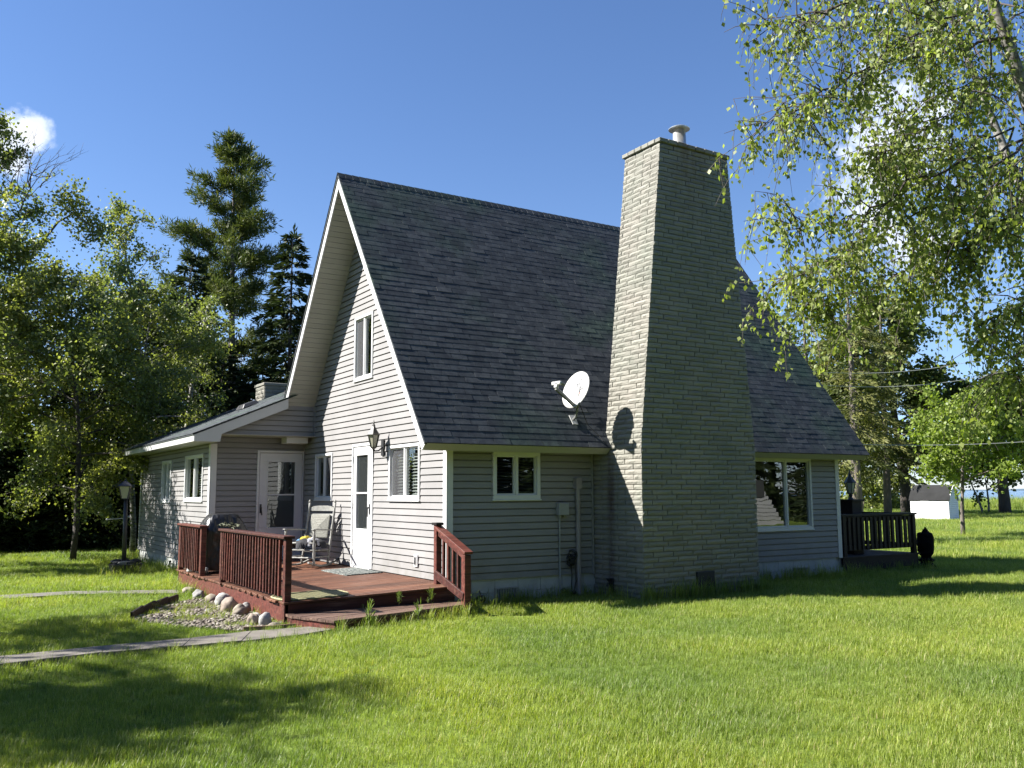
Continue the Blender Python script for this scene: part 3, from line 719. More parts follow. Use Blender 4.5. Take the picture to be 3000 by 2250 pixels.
def bpos(b):
    f, a, c, z = b; m_ = (a+c)/2
    return {'f': (m_, CY0+.018, z), 'l': (xl(z)+.018, m_, z), 'r': (xr(z)-.018, m_, z)}[f]
def bscore(b):
    p = bpos(b)
    if b[0] == 'r': return 9e9
    ex = (b[2]-b[1])*(1 if b[0] == 'f' else .5); return np.linalg.norm(np.array(p)-CAM)/max(ex, .15)
bricks.sort(key=bscore)
rest = MB(); ang = {'f': 0, 'l': -math.pi/2, 'r': math.pi/2}
for i, b in enumerate(bricks):
    p = bpos(b); s = (b[2]-b[1]-.012)/.38; k = rnd.randrange(7); flip = rnd.choice((1, -1)); dn = rnd.uniform(-.003, .004)
    fx = Vector((math.cos(ang[b[0]]), math.sin(ang[b[0]]), 0)); fy = Vector((-math.sin(ang[b[0]]), math.cos(ang[b[0]]), 0))
    p = Vector(p)+fy*dn
    if i < 290:
        o = link('brick', BME[k], chim, p); o.rotation_euler = (0, 0, ang[b[0]]); o.scale = (s, 1, 1)
    else:
        n = len(rest.v)
        rest.v += [tuple(p+fx*(v[0]*s)+fy*v[1]+Vector((0, 0, v[2]*flip))) for v in BM[k].v]
        rest.f += [tuple(n+q for q in (f if flip > 0 else f[::-1])) for f in BM[k].f]; rest.m += [0]*len(BM[k].f)
rest.build('brickwork', M['brick'], chim)['kind'] = 'stuff'
cx0, cx1 = xl(ZT)-.035, xr(ZT)+.035; cy0, cy1 = CY0-.035, CY1+.035
mb = MB(); mb.box(cx0+.03, cx1-.03, cy0+.03, cy1-.03, ZT, ZT+.075); mb.build('chimney_crown', M['brick'], chim)
for i in range(8):
    w = (cx1-cx0)/8; mb = MB(); mb.box(cx0+w*i+.004, cx0+w*(i+1)-.004, cy0+rnd.uniform(-.006, .006), cy0+.12, ZT+.004, ZT+.068+rnd.uniform(0, .008)); bevel(mb.build('coping_brick', M['brick'], chim), .008)
for i in range(5):
    w = (cy1-cy0-.12)/5
    for xa, xb in ((cx0, cx0+.12), (cx1-.12, cx1)):
        mb = MB(); y = cy0+.124+w*i; mb.box(xa+rnd.uniform(-.006, .006), xb, y, y+w-.008, ZT+.004, ZT+.068+rnd.uniform(0, .008)); bevel(mb.build('coping_brick', M['brick'], chim), .008)
FX, FY = 3.95, -.76
mb = MB(); mb.box(FX-.17, FX+.33, FY-.18, FY+.18, ZT+.075, ZT+.13); mb.build('flue_base', M['bronze'], chim)
mb = MB(); mb.lathe((FX, FY, ZT+.13), [(.15, 0), (.15, .03), (.115, .06), (.105, .42)], 20); mb.lathe((FX, FY, ZT+.33), [(.10, 0), (.106, .01), (.106, .02), (.10, .03)], 20)
fl = mb.build('flue', M['galv'], chim, True)
mb = MB(); mb.lathe((FX, FY, ZT+.53), [(.178, .0), (.180, .010), (.14, .035), (.06, .055), (.01, .06)], 24); mb.lathe((FX, FY, ZT+.532), [(.175, 0), (.09, .008), (.02, .012)], 24)
for k in range(4):
    a = k*math.pi/2+.4; mb.tube([(FX+.092*math.cos(a), FY+.092*math.sin(a), ZT+.52), (FX+.1*math.cos(a), FY+.1*math.sin(a), ZT+.56)], .008, 4)
mb.v = [(x, y, z-.0) for x, y, z in mb.v]
mb.build('flue_cap', M['galv'], chim, False)
mb = MB(); mb.box(3.65, 4.01, CY0-.022, CY0+.02, -.235, .04)
cl = mb.build('cleanout_door', M['rubber'], chim); bevel(cl, .006)
mb = MB(); mb.bar((3.90, CY0-.03, -.16), (3.92, CY0-.03, -.06), .018, .016); mb.build('handle', M['bronze'], cl)
# second, squat chimney on the wing
mb = MB(); sx0, sx1, sy0, sy1, sz0, sz1 = .66, 2.0, 11.0, 11.75, 3.3, 4.03
mb.box(sx0, sx1, sy0, sy1, sz0, sz1-.06); ch2 = mb.build('small_chimney', M['brick'], house)
z = sz0+.03
k = 0
while z < sz1-.08:
    for face in ('f', 'l'):
        a, b = (sx0, sx1) if face == 'f' else (sy0, sy1); t = a-.39*(.5*(k % 2))
        while t < b-.03:
            ta, tb = max(a, t), min(b, t+.39); t += .39
            if tb-ta < .06: continue
            p = ((ta+tb)/2, sy0+.004, z) if face == 'f' else (sx0+.004, (ta+tb)/2, z)
            o = link('brick', BME[rnd.randrange(7)], ch2, p); o.rotation_euler = (0, 0, ang[face]); o.scale = ((tb-ta-.01)/.38, 1, 1.3)
    z += .1; k += 1
mb = MB(); mb.box(sx0-.04, sx1+.04, sy0-.04, sy1+.04, sz1-.06, sz1+.02); bevel(mb.build('chimney_crown', M['brick'], ch2), .015)
mb = MB(); mb.lathe((1.72, 11.4, sz1+.02), [(.13, 0), (.13, .28), (.10, .28)], 14); mb.build('flue', M['terra'], ch2)
mb = MB(); mb.lathe((1.72, 11.4, sz1+.36), [(.26, 0), (.22, .05), (.05, .12)], 14); mb.tube([(1.72, 11.4, sz1+.2), (1.72, 11.4, sz1+.4)], .05, 8); mb.build('flue_cap', M['bronze'], ch2)
# pipes, boxes and small fittings fixed to the walls
def part(name, fn, m_, smooth=False, parent=house, bev=0):
    mb = MB(); fn(mb); o = mb.build(name, M[m_], parent, smooth)
    if bev: bevel(o, bev)
    return o
part('vent_pipe', lambda b: (b.tube([(2.27, -.06, -.33), (2.27, -.06, 1.32)], .038, 10), b.box(2.22, 2.32, -.10, -.01, 1.30, 1.47), b.tube([(2.27, -.06, .55), (2.27, -.06, .60)], .043, 10), b.tube([(2.27, -.06, -.33), (2.27, -.06, -.24)], .045, 10)), 'pvc')
part('conduit', lambda b: b.tube([(1.93, -.04, -.36), (1.93, -.04, .5), (1.935, -.04, .9)], .013, 8), 'greybox')
part('meter_box', lambda b: (b.box(1.88, 2.065, -.11, -.018, .90, 1.09), b.tube([(1.93, -.05, .86), (1.93, -.05, .9)], .024, 8), b.tube([(2.01, -.05, .87), (2.01, -.05, .9)], .018, 8)), 'greybox', bev=.008)
def tangle(b):
    r = random.Random(3)
    for k in range(7):
        c = Vector((2.12+r.uniform(-.03, .03), -.07, .24+r.uniform(-.05, .05))); rr = r.uniform(.04, .085); ph = r.uniform(0, 6)
        b.tube([c+Vector((math.cos(t+ph)*rr, r.uniform(-.02, .02), math.sin(t+ph)*rr*1.1)) for t in [i*.7 for i in range(10)]], .009, 5)
    b.tube([(2.12, -.06, .15), (2.14, -.06, 0), (2.12, -.07, -.2), (2.1, -.06, -.36)], .009, 5); b.box(2.09, 2.16, -.10, -.03, .17, .24)
part('power_cord', tangle, 'rubber')
part('hose_bib', lambda b: (b.tube([(2.18, -.05, -.25), (2.2, -.08, -.1), (2.2, -.05, .25)], .010, 5), b.lathe((1.99, -.05, -.27), [(.03, 0), (.045, .02), (.045, .05), (.02, .07)], 10), b.lathe((2.17, -.06, -.30), [(.02, 0), (.04, .03), (.015, .06)], 10)), 'bronze')
part('spotlight', lambda b: (b.lathe((.52, -.07, -.31), [(.05, 0), (.07, .03), (.07, .07), (.03, .10)], 12), b.tube([(.52, -.05, -.2), (.52, -.02, -.15)], .01, 5)), 'dark')
def outlet(b):
    GABLE.box(b, .865, .985, .15, .33, .018, .04); ring(GABLE, b, .885, .965, .17, .31, .012, .04, .05)
ou = part('outlet_box', outlet, 'trim', bev=.004)
part('socket', lambda b: (GABLE.box(b, .905, .925, .255, .29, .04, .052), GABLE.box(b, .918, .935, .19, .24, .04, .056), GABLE.box(b, .912, .92, .18, .28, .041, .055)), 'dark', parent=ou)
part('porch_light', lambda b: b.box(-.52, .0-.09, 5.60, 5.92, 2.22, 2.335), 'trim', bev=.006)
part('hose_bib', lambda b: (b.tube([(WX-.02, 8.9, -.22), (WX-.09, 8.9, -.22), (WX-.11, 8.9, -.28)], .014, 6), b.lathe((WX-.07, 8.9, -.2), [(.01, 0), (.03, .03), (.03, .045)], 8)), 'bronze')
part('hose_bib', lambda b: (b.tube([(2.6, -.45, -.12), (2.53, -.45, -.12), (2.50, -.45, -.17)], .016, 6), b.lathe((2.54, -.45, -.10), [(.01, 0), (.035, .03), (.035, .05)], 8), b.box(2.59, 2.60, -.50, -.40, -.27, -.05)), 'rubber')
# ------------------------------------------------------------------ front deck
DZ = lambda x: -.0+.028*x                        # the deck falls a little away from the house
DX0, DX1, DY0, DY1 = -2.48, -.10, -.42, 5.5
deck = thing('deck', (-1.3, 2.5, -.36), 'low red stained wooden deck with slatted railings in front of the gable', 'deck')
def dbar(x0, x1, y0, y1, t=.028):
    mb = MB(); a, b = DZ(x0)-.008, DZ(x1)-.008
    mb.hexa([(x0, y0, a-t), (x1, y0, b-t), (x1, y1, b-t), (x0, y1, a-t), (x0, y0, a), (x1, y0, b), (x1, y1, b), (x0, y1, a)]); return mb
y = DY0-.02
while y < WY-.04:
    y1 = min(y+.130, WY-.03)
    xa = DX0+rnd.uniform(-.035, .01); xb = -.035 if y > -.02 else DX1+.02
    if y > DY1: xa = WX+.02
    o = bevel(dbar(xa, xb, y, y1).build('deck_board', M['deck'], deck), .004); y += .141
mb = MB(); mb.hexa([(DX0+.02, DY0-.0, -.36), (DX0+.05, DY0, -.36), (DX0+.05, DY1, -.36), (DX0+.02, DY1, -.36), (DX0+.02, DY0, -.11), (DX0+.05, DY0, -.11), (DX0+.05, DY1, -.11), (DX0+.02, DY1, -.11)]); mb.build('skirt_board', M['rail'], deck)
mb = MB(); mb.hexa([(DX0+.02, DY0-.0, -.36), (DX1, DY0, -.36), (DX1, DY0+.03, -.36), (DX0+.02, DY0+.03, -.36), (DX0+.02, DY0, -.11), (DX1, DY0, -.04), (DX1, DY0+.03, -.04), (DX0+.02, DY0+.03, -.11)]); mb.build('skirt_board', M['rail'], deck)
mb = MB(); mb.box(DX1-.03, DX1, DY0+.03, 0, -.36, -.045); mb.build('skirt_board', M['rail'], deck)
mb = MB(); mb.box(DX0+.02, WX, DY1-.03, DY1, -.4, -.11); mb.build('skirt_board', M['rail'], deck)
SP = [(-2.46, -.425), (-2.47, -.64), (-2.19, -1.34), (-.05, -.82), (-.05, -.425)]
def clip(P, a, b, c, keep_ge):                     # part of polygon P where a*x+b*y-c has the wanted sign
    out = []
    for (p, q) in zip(P, P[1:]+P[:1]):
        fp, fq = a*p[0]+b*p[1]-c, a*q[0]+b*q[1]-c
        if not keep_ge: fp, fq = -fp, -fq
        if fp >= 0: out.append(p)
        if fp*fq < 0: t = fp/(fp-fq); out.append((p[0]+(q[0]-p[0])*t, p[1]+(q[1]-p[1])*t))
    return out
fd = Vector((2.14, .52, 0)).normalized(); fn_ = Vector((-fd.y, fd.x, 0)); c0_ = fn_.x*-2.19+fn_.y*-1.34; k_ = 0
while True:
    q = clip(clip(SP, fn_.x, fn_.y, c0_+k_*.142, True), fn_.x, fn_.y, c0_+k_*.142+.134, False); k_ += 1
    if len(q) < 3 or k_ > 9: break
    mb = MB(); zt_ = -.213+rnd.uniform(-.002, .002); mb.poly([(x, y, zt_) for x, y in q]); mb.poly([(x, y, zt_-.03) for x, y in q][::-1])
    for (xa, ya), (xb, yb) in zip(q, q[1:]+q[:1]): mb.poly([(xa, ya, zt_-.03), (xb, yb, zt_-.03), (xb, yb, zt_), (xa, ya, zt_)])
    mb.build('step_board', M['step'], deck)
ins = [(x+(.03 if x < -2 else -.02), y+(.03 if y < -.7 else 0)) for x, y in SP]
for pa, pb in zip(ins[:4], ins[1:5]):
    mb = MB(); mb.bar((pa[0], pa[1], -.325), (pb[0], pb[1], -.325), .028, .155); mb.build('riser', M['rail'], deck)
def post(x, y, zb, zt, w=.085, nm='post', capit=True, m_='rail', par=None):
    mb = MB(); mb.box(x-w/2, x+w/2, y-w/2, y+w/2, zb, zt); return bevel(mb.build(nm, M[m_], par or deck), .004)
bal = MB(); bal.box(-.018, .018, -.018, .018, -.345, .345); bme2 = bal.mesh('baluster', M['rail'])
def side_rail(y0, y1, zt, ends):
    x = DX0+.045; zb = DZ(x)
    for k, yy in enumerate((y0, y1)):
        post(x, yy, zb-.26 if (k == 0 and y0 < 0) else zb-.005, zt)
    mb = MB(); mb.box(x-.075, x+.07, y0-.06, y1+.06, zt+.002, zt+.036); bevel(mb.build('top_rail', M['rail'], deck), .004)
    mb = MB(); mb.box(x-.02, x+.02, y0+.045, y1-.045, zt-.085, zt-.002); mb.build('rail', M['rail'], deck)
    mb = MB(); mb.box(x-.0, x+.035, y0+.045, y1-.045, zb+.05, zb+.12); mb.build('rail', M['rail'], deck)
    n = int((y1-y0-.1)/.135)
    n = max(n, 1)
    st = (y1-y0-.1)/(n+1)
    nn = int(round((y1-y0)/.137))
    for i in range(1, nn+1):
        yy = y0+.04+(y1-y0-.08)*i/(nn+1)
        o = link('baluster', bme2, deck, (x-.040+rnd.uniform(-.002, .002), yy, (zt+zb)/2+.015)); o.rotation_euler = (rnd.uniform(-.008, .008), rnd.uniform(-.006, .006), rnd.uniform(-.1, .1))
side_rail(-.375, 2.63, .69, 1)
side_rail(3.90, 5.44, .70, 1)
# stair railing by the house corner
px_ = -.17
post(px_, -.045, -.05, .80, .085); post(px_, -.86, -.34, .43, .095)
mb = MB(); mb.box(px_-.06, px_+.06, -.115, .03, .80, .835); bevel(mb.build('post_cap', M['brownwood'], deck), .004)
mb = MB(); mb.bar((px_, -.05, .775), (px_, -.93, .455), .13, .036); bevel(mb.build('top_rail', M['rail'], deck), .004)
mb = MB(); mb.bar((px_, -.09, .70), (px_, -.81, .42), .04, .085); mb.build('rail', M['rail'], deck)
mb = MB(); mb.bar((px_-.045, -.05, .13), (px_-.045, -.88, -.115), .035, .11); bevel(mb.build('rail', M['rail'], deck), .004)
for i in range(4):
    t = (i+1)/5; yy = -.09-.70*t; mb = MB(); mb.box(px_-.018, px_+.018, yy-.018, yy+.018, .11-.25*t, .70-.28*t); mb.build('baluster', M['rail'], deck)

# ------------------------------------------------------------------ things on the deck
# wall lantern
ln = thing('wall_lantern', (0, 2.16, 2.0), 'black bronze coach lantern on the sunlit gable wall above the door corner', 'lamp')
lx, ly = -.23, 2.10
def lantern(par, c, s=1.0, gl='frost'):
    x, y, z = c
    mb = MB()
    for k in range(6):
        a0 = k*math.pi/3; a1 = a0+math.pi/3
        for a in (a0,): mb.bar((x+.052*s*math.cos(a), y+.052*s*math.sin(a), z), (x+.098*s*math.cos(a), y+.098*s*math.sin(a), z+.20*s), .010*s, .010*s)
        mb.bar((x+.098*s*math.cos(a0), y+.098*s*math.sin(a0), z+.20*s), (x+.098*s*math.cos(a1), y+.098*s*math.sin(a1), z+.20*s), .012*s, .012*s)
    mb.lathe((x, y, z-.03*s), [(.02*s, 0), (.05*s, .02*s), (.056*s, .035*s)], 6); mb.build('lantern_frame', M['bronze'], par)
    mb = MB()
    mb.lathe((x, y, z+.004), [(.048*s, 0), (.092*s, .193*s)], 6); mb.build('pane', M[gl], par)
    mb = MB(); mb.lathe((x, y, z+.20*s), [(.118*s, 0), (.10*s, .02*s), (.055*s, .085*s), (.03*s, .13*s), (.024*s, .15*s), (.03*s, .16*s), (.012*s, .175*s), (.016*s, .195*s), (.002*s, .25*s)], 6); mb.build('lantern_cap', M['bronze'], par)
lantern(ln, (lx, ly, 1.99), 1.0)
mb = MB(); mb.box(-.042, -.018, ly+.03, ly+.13, 1.86, 2.12); mb.tube([(-.04, ly+.07, 2.0), (-.12, ly+.04, 1.94), (-.2, ly+.01, 1.93), (lx, ly, 1.96)], .013, 6); mb.lathe((lx, ly, 1.74), [(.003, 0), (.012, .02), (.006, .05), (.014, .1), (.012, .17), (.02, .22)], 8); bevel(mb.build('bracket', M['dark'], ln), .004)
# rocking chair
rc = thing('rocking_chair', (-.62, 3.95, DZ(-.6)), 'weathered grey wooden rocking chair with woven back and seat on the deck', 'chair')
def rocker():
    # local frame: faces forward f, sideways r
    o = Vector((-.60, 4.02, DZ(-.6)-.005)); f = Vector((-.80, -.60, 0)).normalized(); r = Vector((f.y, -f.x, 0))*-1; up = Vector((0, 0, 1))
    P = lambda a, b, c: o+f*a+r*b+up*c
    hw = .29
    def turned(nm, a, b, rad, n=8):
        mb = MB(); a = Vector(a); b = Vector(b); k = 12
        mb.tube([a.lerp(b, i/k) for i in range(k+1)], [rad*(1+.22*math.sin(i*2.1)) for i in range(k+1)], n); return mb.build(nm, M['weathered'], rc, True)
    for s in (-1, 1):
        turned('back_post', P(-.20, s*hw*.92, .05), P(-.42, s*hw*.92, 1.10), .021)
        mb = MB(); mb.lathe(P(-.42, s*hw*.92, 1.10), [(.012, 0), (.024, .02), (.02, .045), (.006, .06)], 8); mb.build('finial', M['weathered'], rc, True)
        turned('front_leg', P(.27, s*hw, .04), P(.27, s*hw, .64), .024)
        mb = MB(); mb.bar(P(.33, s*hw, .655), P(-.27, s*hw*.96, .63), .06, .022); bevel(mb.build('armrest', M['weathered'], rc), .006)
        mb = MB(); pts = [P(.42-.95*t, s*hw*.96, .045-.05*math.sin(t*math.pi)+.03*(2*t-1)**2+.03) for t in [i/8 for i in range(9)]]
        for a, b in zip(pts, pts[1:]): mb.bar(a, b, .034, .03)
        mb.build('rocker', M['weathered'], rc)
        turned('side_rung', P(.27, s*hw, .30), P(-.24, s*hw*.92, .28), .011); turned('side_rung', P(.27, s*hw, .18), P(-.22, s*hw*.92, .17), .011)
    turned('front_rung', P(.27, -hw, .17), P(.27, hw, .17), .016); turned('front_rung', P(.27, -hw, .30), P(.27, hw, .30), .013); turned('front_rung', P(.27, -hw, .42), P(.27, hw, .42), .017)
    turned('rear_rung', P(-.22, -hw*.9, .25), P(-.22, hw*.9, .25), .012)
    mb = MB(); mb.hexa([P(.26, -hw*.93, .405), P(.26, hw*.93, .405), P(-.25, hw*.85, .37), P(-.25, -hw*.85, .37), P(.26, -hw*.93, .43), P(.26, hw*.93, .43), P(-.25, hw*.85, .395), P(-.25, -hw*.85, .395)]); bevel(mb.build('seat', M['woven'], rc), .01)
    bk = lambda z: -.20-.22*(z-.05)/1.05
    def slat(z0, z1, nm, arch=0):
        mb = MB(); n = 6
        for i in range(n):
            b0, b1 = -hw*.9+2*hw*.9*i/n, -hw*.9+2*hw*.9*(i+1)/n
            ar = lambda b: arch*(1-min(1, (abs(b)/(hw*.9)))**4); cv = lambda b: -.03*(1-(b/hw)**2)
            mb.hexa([P(bk(z0)+cv(b0), b0, z0), P(bk(z0)+cv(b1), b1, z0), P(bk(z0)+cv(b1)-.014, b1, z0), P(bk(z0)+cv(b0)-.014, b0, z0),
                     P(bk(z1)+cv(b0), b0, z1+ar(b0)), P(bk(z1)+cv(b1), b1, z1+ar(b1)), P(bk(z1)+cv(b1)-.014, b1, z1+ar(b1)), P(bk(z1)+cv(b0)-.014, b0, z1+ar(b0))])
        mb.build(nm, M['weathered'], rc)
    slat(.96, 1.01, 'crest_rail', .045); slat(.87, .91, 'back_rail'); slat(.48, .51, 'back_rail')
    mb = MB(); z0, z1 = .495, .895; n = 8
    g = lambda u, z: P(bk(z)+.012+.012*(1-abs(2*u-1))*(1-abs((z-.695)/.2)), -hw*.66+2*hw*.66*u, z)
    cen = P(bk(.695)+.035, 0, .695); cs = [g(0, z0), g(1, z0), g(1, z1), g(0, z1)]
    for i in range(4):
        a, b = cs[i], cs[(i+1) % 4]
        for j in range(7):
            t0, t1 = j/7, (j+.86)/7
            mb.poly([a.lerp(cen, t0), b.lerp(cen, t0), b.lerp(cen, t1)+f*.003, a.lerp(cen, t1)+f*.003])
            mb.poly([a.lerp(cen, t1)+f*.003, b.lerp(cen, t1)+f*.003, b.lerp(cen, (j+1)/7), a.lerp(cen, (j+1)/7)])
    bkk = [c-f*.02 for c in cs]; mb.poly(bkk)
    for i in range(4): mb.poly([cs[i], cs[(i+1) % 4], bkk[(i+1) % 4], bkk[i]])
    mb.build('woven_back', M['woven'], rc)
    return P, f
RP, RF = rocker()
def cloth(name, c, rx, ry, h, seed, col, label, cat, n=14):
    r = random.Random(seed); mb = MB(); g = []
    ph = [r.uniform(0, 6) for _ in range(4)]
    for j in range(n+1):
        for i in range(n+1):
            u, v = i/n*2-1, j/n*2-1; d = math.sqrt(u*u+v*v)
            e = max(0, 1-d*d*.8)
            z = h*e*(.6+.4*math.sin(u*5+ph[0])*math.cos(v*4+ph[1]))+.012*math.sin(u*11+ph[2]+v*7)
            g.append(Vector(c)+Vector((u*rx*(1-.1*math.sin(v*4+ph[3])), v*ry*(1-.12*math.sin(u*5+ph[1])), max(0, z)-(.10 if d > 1.15 else 0))))
    mb.v = [tuple(p) for p in g]
    for j in range(n):
        for i in range(n): a = j*(n+1)+i; mb.f.append((a, a+1, a+n+2, a+n+1)); mb.m.append(0)
    o = mb.build(name, col, None, True); return tag(o, label, cat)
mk = lambda n, c: mat(n, c, .85, .2, 20, .3, .003)
cloth('cloth_heap', RP(.08, .06, .425), .26, .22, .11, 1, mk('black_cloth', (.01, .01, .014)), 'heap of black clothes on the seat of the rocking chair', 'clothes')
cloth('cloth', RP(.12, .02, .49), .10, .07, .06, 2, mk('yellow_cloth', (.36, .28, .02)), 'small bright yellow cloth lying on the black clothes', 'clothes')
cloth('cloth', RP(-.02, -.15, .43), .10, .08, .06, 3, mk('blue_cloth', (.07, .17, .30)), 'light blue cloth at the edge of the rocking chair seat', 'clothes')
cloth('cloth', RP(.18, .20, .475), .10, .07, .05, 4, mk('white_cloth', (.22, .22, .24)), 'crumpled white cloth beside the yellow one on the chair', 'clothes')
# mats
def mattex(name, cols, scale, stretch):
    mt, nt, p = newmat(name); n = noise(nt, scale, 3, .8, coord='World', stretch=stretch); r = ramp(nt, n.outputs[0], [(.35, cols[0]), (.5, cols[1]), (.62, cols[2])])
    nt.links.new(r.outputs[0], p.inputs['Base Color']); p.inputs['Roughness'].default_value = .95; bump(nt, n.outputs[0], p, .8, .01); return mt
mb = MB(); z0 = lambda x: DZ(x)-.006
for i in range(22):
    ya = 1.98+1.14*i/22; yb = ya+1.14/22-.006; mb.hexa([(-.70, ya, z0(-.7)), (-.09, ya, z0(-.09)), (-.09, yb, z0(-.09)), (-.70, yb, z0(-.7)), (-.69+rnd.uniform(-.01, .01), ya+.004, z0(-.7)+.016), (-.10, ya+.004, z0(-.09)+.016), (-.10, yb-.004, z0(-.09)+.016), (-.69, yb-.004, z0(-.7)+.016)])
tag(mb.build('doormat', mattex('rag_mat', [(.02, .025, .03), (.10, .115, .105), (.28, .28, .26)], 30, (1, .35, 1))), 'grey woven rag doormat in front of the sunlit white door', 'doormat')
mb = MB(); N = 40; cxr, cyr = -2.02, -.05
P_ = [(cxr+.46*math.copysign(abs(math.cos(a))**.55, math.cos(a)), cyr+.34*math.copysign(abs(math.sin(a))**.55, math.sin(a))) for a in [2*math.pi*i/N for i in range(N)]]
mb.poly([(x, y, z0(x)+.012) for x, y in P_])
for (xa, ya), (xb, yb) in zip(P_, P_[1:]+P_[:1]): mb.poly([(xa, ya, z0(xa)), (xb, yb, z0(xb)), (xb, yb, z0(xb)+.012), (xa, ya, z0(xa)+.012)])
mt, nt, p = newmat('striped_rug'); tc = nd(nt, 'ShaderNodeNewGeometry'); wv = nd(nt, 'ShaderNodeTexWave'); wv.bands_direction = 'Y'; wv.inputs['Scale'].default_value = 7; wv.inputs['Distortion'].default_value = 1.2; wv.inputs['Detail'].default_value = 3
nt.links.new(tc.outputs['Position'], wv.inputs['Vector']); rr = ramp(nt, wv.outputs['Fac'], [(.3, (.05, .045, .02)), (.5, (.19, .18, .07)), (.8, (.28, .265, .13))]); nt.links.new(rr.outputs[0], p.inputs['Base Color']); p.inputs['Roughness'].default_value = .95
tag(mb.build('rug', mt), 'yellow-green striped rug with rounded corners at the deck edge', 'rug')
mb = MB(); mb.tube([(P_[i][0], P_[i][1], z0(P_[i][0])+.014) for i in range(N)]+[(P_[0][0], P_[0][1], z0(P_[0][0])+.014)], .012, 5)
bpy.data.objects['rug'].select_set(False)
e_ = mb.build('binding', mk('rug_binding', (.28, .265, .14)), bpy.data.objects['rug'])
# covered grill
gr = thing('grill', (-1.75, 4.2, DZ(-1.75)), 'barbecue grill under a black cover with glossy folds behind the railing gap', 'grill')
mt, nt, p = newmat('grill_cover'); p.inputs['Base Color'].default_value = (.010, .010, .011, 1); p.inputs['Roughness'].default_value = .36
n_ = noise(nt, 3.5, 3, .6, coord='World', stretch=(1, 1, .5)); bump(nt, n_.outputs[0], p, .9, .12); M['cover'] = mt
gcx, gcy = -2.02, 4.35; gz = DZ(-2)
def ell(hx, hy, z, n=28, e=.35): return [(gcx+hx*math.copysign(abs(math.cos(a))**e, math.cos(a)), gcy+hy*math.copysign(abs(math.sin(a))**e, math.sin(a)), z) for a in [2*math.pi*i/n for i in range(n)]]
prof = [(.36, .30, .04), (.37, .31, .3), (.38, .31, .62), (.39, .32, .66), (.36, .30, .74), (.29, .26, .86), (.22, .22, .955), (.17, .16, .97)]
mb = MB(); n = 28
for hx, hy, z in prof: mb.v += [(x+rnd.uniform(-.008, .008), y+rnd.uniform(-.008, .008), gz+zz) for x, y, zz in ell(hx, hy, z, n)]
for j in range(len(prof)-1):
    for i in range(n): mb.f.append((j*n+i, j*n+(i+1) % n, (j+1)*n+(i+1) % n, (j+1)*n+i)); mb.m.append(0)
mb.f.append(tuple((len(prof)-1)*n+i for i in range(n))); mb.m.append(0)
mb.build('cover', M['cover'], gr, True)
for xx in (-.3, .3):
    mb = MB(); mb.box(gcx+xx-.02, gcx+xx+.02, gcy-.22, gcy-.18, gz, gz+.1); mb.build('leg', M['dark'], gr); mb = MB(); mb.tube([(gcx+xx-.02, gcy-.24, gz+.06), (gcx+xx+.02, gcy-.24, gz+.06)], .055, 12); mb.build('wheel', M['greybox'], gr)
# dried vine on the rail, stone on the deck edge
vine = MB(); r = random.Random(9); c0 = Vector((-2.43, 2.45, .745))
for k in range(26):
    p0 = c0+Vector((r.uniform(-.05, .05), r.uniform(-.32, .32), r.uniform(0, .05))); d = Vector((r.uniform(-.6, .6), r.uniform(-1, 1), r.uniform(-.2, .35)))*.14
    vine.tube([p0, p0+d*.5+Vector((0, 0, .02)), p0+d], .008, 4)
tag(vine.build('dried_vine', mk('mossy_twigs', (.07, .075, .04))), 'tangle of mossy twigs resting on the far end of the front railing', 'twigs')
def rock(name, c, s, seed, m_, parent=None, sub=3, rz=0):
    r = random.Random(seed); import bmesh
    bm = bmesh.new(); bmesh.ops.create_icosphere(bm, subdivisions=sub, radius=1)
    ph = [Vector((r.uniform(-1, 1), r.uniform(-1, 1), r.uniform(-1, 1))) for _ in range(6)]
    for v in bm.verts:
        q = v.co.normalized(); k = 1
        for i, a in enumerate(ph): k += .10/(1+i*.3)*math.sin(3*q.dot(a)*(1+i*.5)+i)
        v.co = Vector((q.x*s[0]*k, q.y*s[1]*k, q.z*s[2]*k))
    me = bpy.data.meshes.new(name); bm.to_mesh(me); bm.free(); me.materials.append(m_); me.polygons.foreach_set('use_smooth', [True]*len(me.polygons))
    o = link(name, me, parent, c); o.rotation_euler = (0, 0, rz); return o
def stone_mat(n, col, v=.25): return mat(n, col, .8, v, 7, .5, .006, fine=40)
ST = [stone_mat('granite_tan', (.21, .175, .135)), stone_mat('granite_grey', (.17, .165, .155)), stone_mat('granite_pink', (.21, .165, .13)), stone_mat('white_stone', (.29, .28, .26))]
tag(rock('stone', (-2.42, 4.72, DZ(-2.4)+.03), (.07, .10, .05), 31, ST[3]), 'egg-shaped pale stone on the deck edge before the short railing', 'stone')
